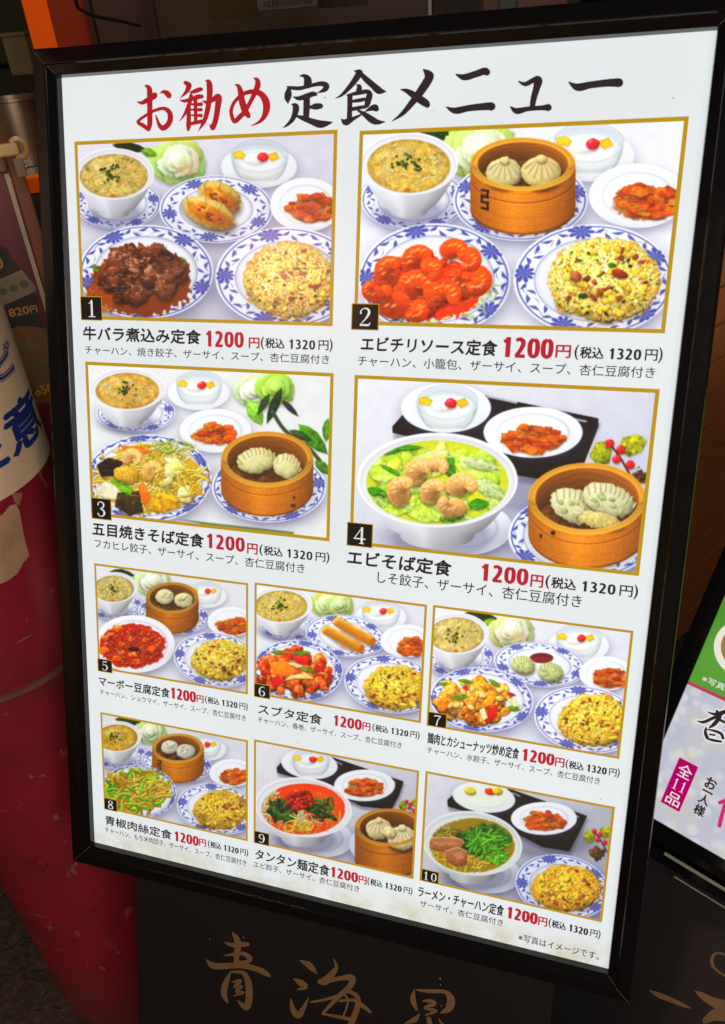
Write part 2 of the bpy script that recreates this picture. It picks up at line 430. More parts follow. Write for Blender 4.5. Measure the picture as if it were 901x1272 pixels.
            ink = np.maximum(ink, np.clip((.0065 - vine) * rx / 1.1 + .45, 0, 1) * .75)
            ink *= ((d > inner + .01) & (d < .985))
            ic = np.array((.15, .18, .52), np.float32)
            o = o * (1 - ink[..., None] * .84) + ic * (ink[..., None] * .84)
        s.over(j, i, m, np.clip(o, 0, 1))
    def soup(s, cx, cy, rx, ry, rot=0, col=(.74, .63, .36), herbs=True, rich=0):
        w = s.win(cx - rx, cy - rx, cx + rx, cy + rx)
        if not w: return
        j, i, X, Y = w
        u, v = s.uv(w, cx, cy, rx, ry, rot); d = np.sqrt(u * u + v * v)
        m = np.clip((1 - d) * ry / 1.5 + .5, 0, 1)
        n1, n2 = s.noise(NM, j, i, 13), s.noise(NF, j, i, 4)
        t = np.clip(.5 + .22 * n1 + .16 * n2, 0, 1)[..., None]
        o = np.array(col, np.float32) * (.90 + .22 * t) + (t > .8) * .05
        o *= (1 - .22 * np.clip((d[..., None] - .8) / .2, 0, 1))
        s.over(j, i, m, np.clip(o, 0, 1))
        for k in range(26):
            a, q = s.r.uniform(0, 6.28), math.sqrt(s.r.random()) * .9
            c = s.r.choice([(.86, .78, .52), (.90, .82, .58), (.72, .6, .35), (.82, .70, .40), (.60, .53, .36)])
            s.blob(cx + rx * q * math.cos(a), cy + ry * q * math.sin(a), s.r.uniform(3, 9) * rx / 108, s.r.uniform(2, 4.5) * rx / 108, c, s.r.uniform(-1, 1), .25, .15, .15)
        f = rx / 108
        s.shreds(cx, cy, rx * .82, ry * .78, 60, [(.95, .86, .58), (.90, .80, .48), (.97, .91, .70), (.84, .72, .38)], 3.4 * f, 26 * f, .12, .10, .7)
        s.ell(cx - rx * .35, cy - ry * .45, rx * .32, ry * .16, (1, .97, .85), -.2, .22, 14)
        s.blob(cx - rx * .05, cy + ry * .86, 8 * rx / 108, 4.5 * rx / 108, (.95, .45, .12), 0, .3, .2)
        if herbs:
            for k in range(24):
                a, q = s.r.uniform(0, 6.28), s.r.random() * .36
                s.blob(cx + rx * (q * math.cos(a) - .05), cy + ry * (q * math.sin(a) * 1.4 - .05), s.r.uniform(3, 6.5) * rx / 108, s.r.uniform(2.4, 4.4) * rx / 108, s.r.choice([(.22, .36, .06), (.30, .44, .08), (.12, .22, .06)]), s.r.uniform(-1, 1), .1, .2, .1)
        s.shadow(cx - rx * .1, cy - ry * .75, rx * .55, ry * .12, -.0)
    def bowl(s, cx, cy, rx, ry, dep, foot=.45, white=(.93, .935, .965), soupf=None, inset=.86, drop=.08, rot=0):
        # body below the rim
        w = s.win(cx - rx - 2, cy - 2, cx + rx + 2, cy + dep + ry + 4)
        s.shadow(cx + rx * .05, cy + dep + ry * .35, rx * .8, ry * .55, .45)
        if w:
            j, i, X, Y = w
            t = np.clip((Y - cy) / (dep + ry * .25), 0, 1.2)
            hw = rx * (foot + (1 - foot) * np.clip(1 - t, 0, 1) ** .62 * (1 + .25 * t * (1 - t)))
            lim = cy + dep + ry * .25 + ry * foot * .7 * np.sqrt(np.clip(1 - ((X - cx) / (rx * foot * 1.02)) ** 2, 0, 1))
            lim = np.where(np.abs(X - cx) < rx * foot * 1.02, lim, cy + dep + ry * .25)
            q = (X - cx) / np.maximum(hw, 1)
            m = np.clip((1 - np.abs(q)) * hw / 1.4 + .5, 0, 1) * np.clip((lim - Y) / 1.4 + .5, 0, 1)
            lam = .97 - .13 * q - .25 * np.clip(np.abs(q) - .55, 0, 1) - .20 * t ** 1.3 + .06 * np.exp(-((q + .35) / .16) ** 2)
            s.over(j, i, m, np.clip(np.array(white, np.float32) * lam[..., None], 0, 1))
        s.ell(cx, cy, rx, ry, tuple(c * 1.02 for c in white), rot)
        s.ell(cx, cy + ry * .02, rx * .965, ry * .955, tuple(c * .90 for c in white), rot)
        s.ell(cx, cy + ry * .06, rx * .93, ry * .91, tuple(c * .965 for c in white), rot, soft=5)
        if soupf:
            s.clip = (cx, cy + ry * drop, rx * inset + 1, ry * inset + 1)
            soupf(cx, cy + ry * drop, rx * inset, ry * inset); s.clip = None
    def dessert(s, cx, cy, k=1., saucer=True):
        if saucer: s.plate(cx - 2 * k, cy + 34 * k, 118 * k, 66 * k, 0, False, .6, base=(.92, .93, .955), sh=.4)
        s.shadow(cx, cy + 52 * k, 70 * k, 24 * k, .3)
        w = s.win(cx - 95 * k, cy - 60 * k, cx + 95 * k, cy + 100 * k)
        if w:
            j, i, X, Y = w
            t = np.clip((Y - cy) / (84 * k), 0, 1)
            hw = 88 * k * np.sqrt(np.clip(1 - t ** 2.2 * .82, 0, 1))
            q = np.abs(X - cx) / hw
            m = np.clip((1 - q) * hw / 2 + .5, 0, 1) * (Y > cy) * np.clip((cy + 80 * k - Y) / 3, 0, 1)
            lam = .93 - .16 * (q > .9) - .07 * t
            s.over(j, i, m * .72, np.clip(np.array((.86, .90, .90), np.float32) * lam[..., None], 0, 1))
        s.ell(cx, cy, 88 * k, 50 * k, (.74, .79, .82), 0, .62, 2)
        s.ell(cx, cy + 12 * k, 74 * k, 33 * k, (.92, .94, .93), 0, .92, 7)
        s.ell(cx, cy + 40 * k, 62 * k, 30 * k, (.97, .98, .96), 0, .55, 12)
        s.blob(cx - 12 * k, cy + 10 * k, 34 * k, 17 * k, (1, 1, 1), 0, .1, .12, .05, .01, .5)
        s.poly([(cx - 85 * k, cy - 10 * k), (cx - 60 * k, cy - 16 * k), (cx - 44 * k, cy - 4 * k), (cx - 52 * k, cy + 10 * k), (cx - 80 * k, cy + 6 * k)], (.96, .80, .12), 1, 2, sh=.15)
        s.poly([(cx + 22 * k, cy - 2 * k), (cx + 50 * k, cy - 12 * k), (cx + 62 * k, cy + 6 * k), (cx + 38 * k, cy + 18 * k)], (.96, .74, .10), 1, 2, sh=.15)
        s.blob(cx + 10 * k, cy + 4 * k, 17 * k, 14 * k, (.95, .16, .22), 0, .6, .25, .04)
        s.ring(cx, cy, 88 * k, 50 * k, 1.3 * k, (.60, .66, .70), 0, .7)
        s.ring(cx, cy + 1, 86 * k, 48 * k, .8 * k, (1, 1, 1), 0, .6)
        s.strand([(cx - 80 * k, cy + 26 * k), (cx - 62 * k, cy + 55 * k), (cx - 40 * k, cy + 70 * k)], 3 * k, (1, 1, 1), .6, 0, 0)
    def zasai(s, cx, cy, rx, ry, k=1., n=46, plate=None):
        if plate: s.plate(plate[0], plate[1], plate[2], plate[3], 0, False, .72, base=(.93, .94, .97), sh=.45)
        s.ell(cx, cy + 5 * k, rx * .90, ry * .86, (.62, .28, .05), 0, .7, 6, .03)
        for q in range(n):
            a, r = s.r.uniform(0, 6.28), math.sqrt(s.r.random())
            x, y = cx + rx * .92 * r * math.cos(a), cy + ry * .88 * r * math.sin(a)
            c = s.r.choice([(.87, .44, .10), (.80, .36, .07), (.93, .52, .15), (.70, .29, .05), (.88, .40, .08)])
            R = s.r.uniform(10, 22) * k; an = s.r.uniform(0, 3.14)
            P = []
            m = s.r.choice((4, 5, 5))
            for z in range(m):
                t = an + z * 6.283 / m + s.r.uniform(-.3, .3)
                P.append((x + R * math.cos(t) * 1.15, y + R * math.sin(t) * .62))
            s.poly(P, tuple(min(1, v * s.r.uniform(1.0, 1.25)) for v in c), 1, 1.6, tuple(v * .82 for v in c), .06, s.r.randrange(99), .22)
            if s.r.random() < .45: s.strand([(P[0][0], P[0][1]), ((P[0][0] + P[1][0]) / 2, (P[0][1] + P[1][1]) / 2 - 1), P[1]], 2.4 * k, (1., .74, .42), .7, .2, 0)
    def rice(s, cx, cy, rx, ry, k=1., n=900, warm=1., tint=(1, 1, 1)):
        n = int(n * 2.1)
        s.shadow(cx + 2, cy + ry * .12, rx * 1.05, ry * 1.03, .35, 0, (.45, .38, .28))
        s.ell(cx, cy, rx, ry, (.80 * tint[0], .64 * tint[1], .30 * tint[2]), 0, 1, 5, .03)
        s.pile(cx, cy, rx * .88, ry * .86, 70, [tuple(a * b for a, b in zip(q, tint)) for q in ((.90, .76, .38), (.86, .70, .30), (.94, .82, .48), (.78, .60, .24))], 16 * k, 32 * k, .7, .15, .06, .10, .3)
        L = []
        for q in range(n):
            a, r = s.r.uniform(0, 6.28), math.sqrt(s.r.random())
            L.append((r * math.cos(a), r * math.sin(a)))
        L.sort(key=lambda p: p[1])
        # clumps
        cl = [(s.r.uniform(-1, 1), s.r.uniform(-1, 1), s.r.uniform(-.22, .12)) for _ in range(16)]
        for (u, v) in L:
            d2 = u * u + v * v
            lam = 1.16 - .26 * v * (v > 0) - .10 * u * (u > 0) - .16 * d2 ** 3 + .06 * np.exp(-((u + .1) ** 2 + (v + .35) ** 2) * 5)
            for (a, b, w) in cl:
                e = (u - a) ** 2 + (v - b) ** 2
                if e < .06: lam += w * (1 - e / .06)
            c = s.r.choice([(.98, .89, .54), (.96, .84, .42), (.99, .95, .74), (.95, .80, .36), (.98, .91, .62), (.94, .78, .34)])
            c = tuple(min(1, v2 * lam * s.r.uniform(.84, 1.07) * t) for v2, t in zip(c, tint))
            x, y = cx + rx * u * .98, cy + ry * v * .97
            s.blob(x, y, s.r.uniform(3.8, 5.6) * k, s.r.uniform(2.1, 2.9) * k, c, s.r.uniform(-1.6, 1.6), .12, .22, .02, .02, .8, .62, .45, soft=1.1)
        for q in range(int(n / 22)):
            a, r = s.r.uniform(0, 6.28), math.sqrt(s.r.random()) * .9
            x, y = cx + rx * r * math.cos(a), cy + ry * r * math.sin(a)
            t = s.r.random()
            if t < .30: c, R = (.95, .50, .10), 4.2
            elif t < .50: c, R = (.32, .48, .08), 4.
            elif t < .62: c, R = (.60, .30, .16), 8.
            elif t < .70: c, R = (.12, .24, .08), 5.
            else: c, R = (.97, .80, .30), 9.
            s.blob(x, y, R * k * s.r.uniform(.8, 1.3), R * k * .66, c, s.r.uniform(-1, 1), .2, .3, .14, .06)
        for q in range(4):
            s.blob(cx + rx * s.r.uniform(-.3, .75), cy + ry * s.r.uniform(-.5, .7), s.r.uniform(7, 13) * k, s.r.uniform(5, 8) * k, s.r.choice([(.66, .36, .20), (.70, .40, .24), (.50, .24, .12)]), s.r.uniform(-1, 1), .2, .3, .16, .08)
        for q in range(5):
            s.blob(cx + rx * s.r.uniform(-.7, .8), cy + ry * s.r.uniform(-.6, .8), s.r.uniform(8, 15) * k, s.r.uniform(6, 9) * k, (1., .84, .30), s.r.uniform(-1, 1), .2, .2, .22, .06)
    def steamer(s, cx, cy, rx, ry, h, seed=0, mark=0, fill=None, tone=1., inr=.88):
        T = tone
        wood = np.array((.86 * T, .56 * T, .15 * T), np.float32)
        s.shadow(cx + rx * .04, cy + h + ry * .12, rx * 1.06, ry * 1.0, .5)
        w = s.win(cx - rx - 3, cy - 2, cx + rx + 3, cy + h + ry + 4)
        if w:
            j, i, X, Y = w
            q = (X - cx) / rx
            arc = ry * np.sqrt(np.clip(1 - q * q, 0, 1))
            m = np.clip((1 - np.abs(q)) * rx / 1.3 + .5, 0, 1) * np.clip((cy + h * (1) + arc - Y) / 1.4 + .5, 0, 1)
            t = np.clip((Y - cy - arc) / h, -1, 1)
            lam = .98 - .42 * np.clip(q - .1, 0, 1) ** 1.5 - .32 * np.clip(-q - .25, 0, 1) ** 1.4 + .10 * np.exp(-((q + .15) / .22) ** 2)
            lam = lam * (1 - .10 * np.clip(t, 0, 1))
            ph = t * 11 + .3 * q
            g = s.noise(NL, j, i, seed + 2)
            grain = .5 + .5 * np.sin(t * 95 + g * 2.2 + q * 3)
            lam = lam * (1 - .07 * grain) * (1 + .03 * s.noise(NF, j, i, seed + 8))
            for tt, dp, ww in ((.27, .38, .016), (.30, -.12, .018), (.97, .35, .03), (.06, .12, .012), (.62, .12, .008), (.80, .10, .006)):
                lam = lam * (1 - dp * np.exp(-((t - tt) / ww) ** 2))
            o = wood * lam[..., None]
            o[..., 0] += .03; o[..., 2] -= .02 * (1 - lam)
            s.over(j, i, m, np.clip(o, 0, 1))
        # rim
        s.ell(cx, cy, rx, ry, (.90 * T, .66 * T, .26 * T))
        s.ring(cx, cy, rx * .965, ry * .955, 1.0, (.62 * T, .38 * T, .10), 0, .6)
        s.ring(cx, cy, rx * .93, ry * .915, .9, (.66 * T, .42 * T, .12), 0, .5)
        # inside wall and floor
        w = s.win(cx - rx, cy - ry, cx + rx, cy + ry)
        if w:
            j, i, X, Y = w
            u, v = (X - cx) / (rx * inr), (Y - cy) / (ry * (inr - .03))
            d = np.sqrt(u * u + v * v)
            m = np.clip((1 - d) * ry / 1.4 + .5, 0, 1)
            arcY = -np.sqrt(np.clip(1 - u * u, 0, 1))
            dep = np.clip((v - arcY) / 1.0, 0, 2)
            lam = .78 - .36 * np.clip(dep, 0, 1) + .10 * u
            gr = .5 + .5 * np.sin(dep * 34 + s.noise(NL, j, i, seed) * 1.5)
            o = np.array((.82 * T, .52 * T, .17 * T), np.float32) * (lam * (1 - .10 * gr))[..., None]
            fl = np.clip((dep - .80) * 12, 0, 1)[..., None]
            o = o * (1 - fl) + np.array((.52 * T, .34 * T, .14 * T), np.float32) * (.85 + .12 * s.noise(NM, j, i, 3)[..., None]) * fl
            s.over(j, i, m, np.clip(o, 0, 1))
        if fill: fill()
        # near lip covers the filling
        w = s.win(cx - rx, cy, cx + rx, cy + ry + 2)
        if w:
            j, i, X, Y = w
            q = np.clip((X - cx) / rx, -1, 1); qi = (X - cx) / (rx * inr)
            o1 = cy + ry * np.sqrt(np.clip(1 - q * q, 0, 1)); o2 = cy + ry * (inr - .03) * np.sqrt(np.clip(1 - qi * qi, 0, 1))
            m = np.clip((Y - o2) / 1.3 + .5, 0, 1) * np.clip((o1 - Y) / 1.3 + .5, 0, 1) * (np.abs(X - cx) < rx)
            t = (Y - o2) / np.maximum(o1 - o2, 1)
            lam = 1.0 - .18 * np.exp(-((t - .35) / .1) ** 2) - .12 * np.exp(-((t - .7) / .08) ** 2) - .2 * np.abs(q) ** 3
            s.over(j, i, m, np.clip(np.array((.93 * T, .70 * T, .30 * T), np.float32) * lam[..., None], 0, 1))
        if mark:
            x, y, k = cx - rx * .72, cy + h * .58 + ry * .35, mark
            for (a, b, c, d) in ((-8, -24, 8, -20), (8, -22, 6, -6), (-8, -8, 8, -4), (-8, -10, -8, 6), (-8, 6, 8, 10), (7, 8, 7, 24), (-8, 22, 8, 26)):
                s.strand([(x + a * k, y + b * k), (x + (a + c) / 2 * k, y + (b + d) / 2 * k), (x + c * k, y + d * k)], 5.5 * k, (.10, .07, .03), .95, 0, 0)
    def bao(s, cx, cy, R, col=(.93, .87, .68), pl=9, top=True):
        s.blob(cx, cy + R * .12, R, R * .80, col, 0, .12, .5, .02, .02, .85, .50, .52)
        if top:
            tx, ty = cx + R * .02, cy - R * .55
            for q in range(pl):
                a = -.25 + (q / (pl - 1)) * 3.64
                s.strand([(tx, ty), (tx + R * .46 * math.cos(a), ty + R * .36 * abs(math.sin(a)) + R * .12), (tx + R * .84 * math.cos(a), ty + R * .70 * abs(math.sin(a)) + R * .32)], R * .055, tuple(v * .80 for v in col), .75, 0, .10)
                a += .12
                s.strand([(tx, ty), (tx + R * .46 * math.cos(a), ty + R * .36 * abs(math.sin(a)) + R * .12), (tx + R * .80 * math.cos(a), ty + R * .66 * abs(math.sin(a)) + R * .3)], R * .06, tuple(min(1, v * 1.07) for v in col), .8, .1, 0)
            s.blob(tx, ty, R * .26, R * .22, tuple(v * .98 for v in col), 0, .1, .3, .1, .02)
        else:
            for q in range(14):
                a, r = s.r.uniform(0, 6.28), s.r.random() * .62
                s.blob(cx + R * r * math.cos(a), cy + R * .7 * r * math.sin(a) - R * .1, R * s.r.uniform(.12, .24), R * s.r.uniform(.08, .16), tuple(min(1, v * s.r.uniform(.9, 1.12)) for v in col), s.r.uniform(-1, 1), .2, .25, .12)
    def gyoza(s, cx, cy, L, H, rot, col=(.93, .84, .60), fried=0, pleats=8, green=0):
        s.shadow(cx + 3, cy + H * .5, L * 1.02, H * .8, .35, rot, (.25, .2, .15))
        s.blob(cx, cy, L, H, col, rot, .18, .35, .03, .03, .85, .5, .52)
        c, n = math.cos(rot), math.sin(rot)
        tr = lambda p, q: (cx + p * c - q * n, cy + p * n + q * c)
        if green:
            for q in range(8): s.blob(*tr(s.r.uniform(-.6, .6) * L, s.r.uniform(-.2, .6) * H), L * .12, H * .16, (.70, .74, .50), rot, .1, 0, .2)
        if fried:
            s.blob(*tr(L * .04, H * .10), L * .84, H * .66, (.86, .58, .16), rot, .7, .0, .05, .05, .8, .6, .5, soft=9)
            s.blob(*tr(L * .02, H * .05), L * .66, H * .42, (.74, .43, .07), rot, .9, .0, .10, .05, .8, .62, .5, soft=14)
            for q in range(7): s.blob(*tr(s.r.uniform(-.5, .5) * L, s.r.uniform(-.2, .4) * H), L * .10, H * .10, (.60, .30, .04), rot, .1, 0, .3)
            pleats = 4
        for q in range(pleats):
            a = -.92 + 1.84 * q / (pleats - 1)
            y0 = -math.sqrt(max(0, 1 - a * a)) * .96
            s.strand([tr(a * L, y0 * H), tr(a * L * .93 + 2, (y0 + .26) * H), tr(a * L * .84 + 3, (y0 + .50) * H)], H * .09, tuple(v * .74 for v in col), .7, 0, .1)
            s.strand([tr(a * L + H * .1, y0 * H), tr(a * L * .93 + 2 + H * .1, (y0 + .26) * H)], H * .11, tuple(min(1, v * 1.08) for v in col), .85, .15, 0)
    def rose(s, cx, cy, R, green=(.80, .92, .55), cream=(.93, .97, .84), pink=0):
        for q in range(15):
            a = q * 2.4 + .5; r = R * (1 - q / 15.) * .62
            x, y = cx + r * math.cos(a), cy + r * math.sin(a) * .8
            c = green if q < 5 else cream
            f = .90 + .12 * (q / 15)
            s.blob(x, y, R * (.70 - .030 * q), R * (.50 - .022 * q), tuple(min(1, v * f * s.r.uniform(.95, 1.05)) for v in c), a + 1.3, .05, .22, .05, .01, .85, .62, .44, soft=2.2, edge=-.12)
        if pink: s.ell(cx + R * .3, cy + R * .25, R * .3, R * .24, (.96, .80, .55), 0, .5, R * .3)
    def leaf(s, x0, y0, x1, y1, wd, col=(.20, .40, .10)):
        dx, dy = x1 - x0, y1 - y0; L = math.hypot(dx, dy); nx, ny = -dy / L, dx / L
        P = []
        for t, w in ((0, 0), (.2, .7), (.45, 1), (.75, .7), (1, 0)): P.append((x0 + dx * t + nx * w * wd, y0 + dy * t + ny * w * wd))
        for t, w in ((.75, .7), (.45, 1), (.2, .7)): P.append((x0 + dx * t - nx * w * wd, y0 + dy * t - ny * w * wd))
        s.poly(P, col, 1, 2, tuple(v * .7 for v in col), .08, 3, .15)
        s.strand([(x0, y0), ((x0 + x1) / 2, (y0 + y1) / 2), (x1, y1)], 2, tuple(min(1, v * 1.5) for v in col), .6, 0, 0)
    def shrimp(s, cx, cy, R, rot, col=(.96, .36, .08), hi=.6, stripe=(.99, .80, .62), a0=3.9):
        fine = stripe[1] >= .56
        n = 26 if fine else 11
        for q in range(n):
            t = q / (n - 1); a = rot + a0 * t
            r = R * (.44 if fine else .56); w = R * ((.60 - .30 * t) if fine else (.46 - .24 * t))
            s.blob(cx + r * math.cos(a), cy + r * .85 * math.sin(a), w, w * .88, col, a, 0 if fine else hi * .6, .4 if q == 0 else .02, .02, .02, .7, off=7 if fine else None)
            if not fine and q % 2: s.strand([(cx + (r - w * .8) * math.cos(a), cy + (r - w * .8) * .85 * math.sin(a)), (cx + r * math.cos(a), cy + r * .85 * math.sin(a)), (cx + (r + w * .85) * math.cos(a), cy + (r + w * .85) * .85 * math.sin(a))], R * .10, stripe, .75, .15, 0)
        if fine:
            for q in range(5):
                a = rot + a0 * (.12 + q * .18); r = R * .44; w = R * (.56 - .06 * q)
                s.strand([(cx + (r - w * .7) * math.cos(a), cy + (r - w * .7) * .85 * math.sin(a)), (cx + r * math.cos(a + .08), cy + r * .85 * math.sin(a + .08)), (cx + (r + w * .8) * math.cos(a), cy + (r + w * .8) * .85 * math.sin(a))], R * .07, tuple(v * .78 for v in col), .55, 0, 0)
                s.ell(cx + (r + w * .15) * math.cos(a + .15) - R * .06, cy + (r + w * .15) * .85 * math.sin(a + .15) - R * .10, R * .13, R * .05, stripe, -.5, .75, 4)
    def tray(s, P, inner):
        s.poly([(x + 4, y + 16) for x, y in P], (.35, .34, .42), .5, 14, None, 0)
        s.poly(P, (.085, .07, .075), 1, 1.5, (.05, .045, .05), .06)
        s.poly(inner, (.13, .11, .12), 1, 2, (.09, .08, .09), .06)
    def berries(s, x, y, k=1.):
        s.poly([(x - 62 * k, y + 22 * k), (x - 45 * k, y - 12 * k), (x - 18 * k, y - 16 * k), (x - 5 * k, y + 6 * k), (x - 12 * k, y + 40 * k), (x - 40 * k, y + 46 * k)], (.72, .72, .12), 1, 2, (.45, .50, .08), .12, 2, .25)
        s.poly([(x + 12 * k, y + 6 * k), (x + 22 * k, y - 24 * k), (x + 60 * k, y - 34 * k), (x + 84 * k, y - 18 * k), (x + 70 * k, y + 10 * k), (x + 38 * k, y + 24 * k)], (.75, .74, .10), 1, 2, (.52, .55, .10), .12, 5, .25)
        s.strand([(x - 10 * k, y - 8 * k), (x + 12 * k, y + 20 * k), (x + 30 * k, y + 50 * k), (x + 52 * k, y + 90 * k)], 4.5 * k, (.42, .08, .08))
        for (a, b) in ((-10, -10), (18, 6), (7, 30), (42, 44)): s.blob(x + a * k, y + b * k, 11 * k, 11 * k, (.86, .10, .14), 0, .6, .3, .02)
    def pile(s, cx, cy, rx, ry, n, cols, r0, r1, asp=.72, spec=.4, wob=.10, tex=.10, sh=.45, poly=0):
        L = []
        for q in range(n):
            a, r = s.r.uniform(0, 6.28), math.sqrt(s.r.random())
            L.append((r * math.cos(a), r * math.sin(a)))
        L.sort(key=lambda p: p[1] + s.r.uniform(-.5, .5))
        for u, v in L:
            c = s.r.choice(cols); f = s.r.uniform(.85, 1.12) * (1.05 - .15 * v)
            R = s.r.uniform(r0, r1)
            s.blob(cx + rx * u, cy + ry * v, R, R * s.r.uniform(asp * .75, asp * 1.2), tuple(min(1, x * f) for x in c), s.r.uniform(-1.4, 1.4), spec, sh, wob, tex)
    def shreds(s, cx, cy, rx, ry, n, cols, wd, ln, hi=.25, sh=.3, curl=.5):
        L = []
        for q in range(n):
            a, r = s.r.uniform(0, 6.28), math.sqrt(s.r.random())
            L.append((r * math.cos(a), r * math.sin(a)))
        for u, v in L:
            x, y = cx + rx * u, cy + ry * v; a = s.r.uniform(0, 3.14); l = ln * s.r.uniform(.6, 1.2) / 2
            b = s.r.uniform(-curl, curl) * l
            c, n2 = math.cos(a), math.sin(a) * .75
            P = [(x - l * c, y - l * n2), (x - l * .3 * c - b * n2, y - l * .3 * n2 + b * c), (x + l * .4 * c - b * n2, y + l * .4 * n2 + b * c), (x + l * c, y + l * n2)]
            k = s.r.choice(cols); f = s.r.uniform(.85, 1.12)
            s.strand(P, wd * s.r.uniform(.8, 1.25), tuple(min(1, z * f) for z in k), 1, hi, sh)
    def gloss(s, cx, cy, rx, ry, n, k=1., col=(1, .95, .88), a=.55):
        for q in range(n):
            t, r = s.r.uniform(0, 6.28), math.sqrt(s.r.random())
            x, y = cx + rx * r * math.cos(t), cy + ry * r * math.sin(t)
            L = s.r.uniform(3, 9) * k; b = s.r.uniform(-.6, .6)
            s.strand([(x - L, y + L * b * .4), (x, y - L * .22), (x + L, y + L * .25 + L * b * .3)], s.r.uniform(1.6, 3.4) * k, col, a * s.r.uniform(.4, 1), 0, 0)
    def cabbage(s, cx, cy, rx, ry, n, k=1.):
        s.shreds(cx, cy, rx, ry, n, [(.90, .95, .72), (.80, .90, .52), (.95, .96, .85), (.74, .86, .42)], 3.4 * k, 34 * k, .1, .12)

GREEN = [(.30, .52, .08), (.42, .66, .12), (.22, .42, .06), (.55, .74, .18)]
NOOD = [(.90, .72, .16), (.95, .80, .26), (.84, .62, .10), (.97, .85, .36)]

def soupset(c, x, y, k=1., plate=True, col=(.82, .71, .42)):
    if plate: c.plate(x + 12 * k, y + 92 * k, 134 * k, 80 * k, 0, True, .66, 4)
    c.bowl(x, y, 125 * k, 80 * k, 98 * k, .38, soupf=lambda a, b, p, q: c.soup(a, b, p, q, 0, col))

def photo1(c):
    c.cloth((0.890, 0.878, 0.927), (0.794, 0.788, 0.843))
    c.leaf(150, 50, 260, 66, 16, (.16, .22, .08)); c.rose(352, 100, 84, pink=1); c.leaf(238, 66, 290, 82, 14, (.55, .72, .2))
    soupset(c, 155, 140)
    c.dessert(608, 84)
    c.plate(473, 250, 177, 105, 0, True, .62, 1)
    c.gyoza(486, 212, 70, 45, .5, (.90, .76, .42), 1); c.gyoza(450, 262, 88, 44, .42, (.93, .80, .48), 1)
    c.zasai(768, 246, 74, 46, 1.05, 50, (752, 236, 112, 84))
    c.plate(255, 445, 210, 146, .0, True, .74, 2)
    for p in ((100, 430, 130, 490), (120, 470, 90, 420), (270, 360, 320, 380), (350, 400, 385, 430), (320, 520, 380, 470)): c.leaf(p[0], p[1], p[2], p[3], 14, (.36, .58, .10))
    c.ell(238, 480, 158, 100, (.52, .25, .05), 0, .95, 6, .06); c.ell(120, 520, 50, 52, (.66, .33, .05), 0, .7, 12)
    c.pile(242, 455, 112, 72, 26, [(.36, .18, .09), (.44, .24, .13)], 26, 44, .7, .3, .12, .08)
    for q in range(46):
        a, r = c.r.uniform(0, 6.28), math.sqrt(c.r.random()); x, y = 242 + 112 * r * math.cos(a), 445 + 74 * r * math.sin(a); R = c.r.uniform(16, 36); an = c.r.uniform(0, 3)
        b = c.r.choice([(.46, .26, .15), (.38, .20, .11), (.56, .36, .25), (.50, .30, .19), (.33, .16, .08)])
        P = [(x + R * math.cos(an + z * 1.257 + c.r.uniform(-.3, .3)) * 1.15, y + R * .68 * math.sin(an + z * 1.257)) for z in range(5)]
        c.poly(P, b, 1, 3, tuple(v * .6 for v in b), .10, q, .4)
        c.strand([P[0], ((P[0][0] + P[1][0]) / 2, (P[0][1] + P[1][1]) / 2 - 3), P[1]], 5, (.80, .62, .52), .35, .3, 0)
    c.pile(242, 450, 118, 76, 14, [(.40, .22, .13), (.50, .29, .17), (.34, .17, .10), (.56, .36, .24), (.45, .25, .12)], 20, 42, .7, .55, .10, .05)
    c.pile(242, 450, 100, 70, 26, [(.62, .42, .30), (.52, .30, .16)], 7, 16, .5, .7, .15, .08, .15)
    c.gloss(242, 440, 115, 78, 60, 1.1, (.98, .90, .82), .55); c.gloss(150, 510, 60, 30, 8, 1.4, (1, .8, .5), .4)
    c.plate(692, 462, 222, 156, 0, True, .70, 3)
    c.rice(700, 470, 142, 117, 1.05, 900, tint=(.98, .95, .95))

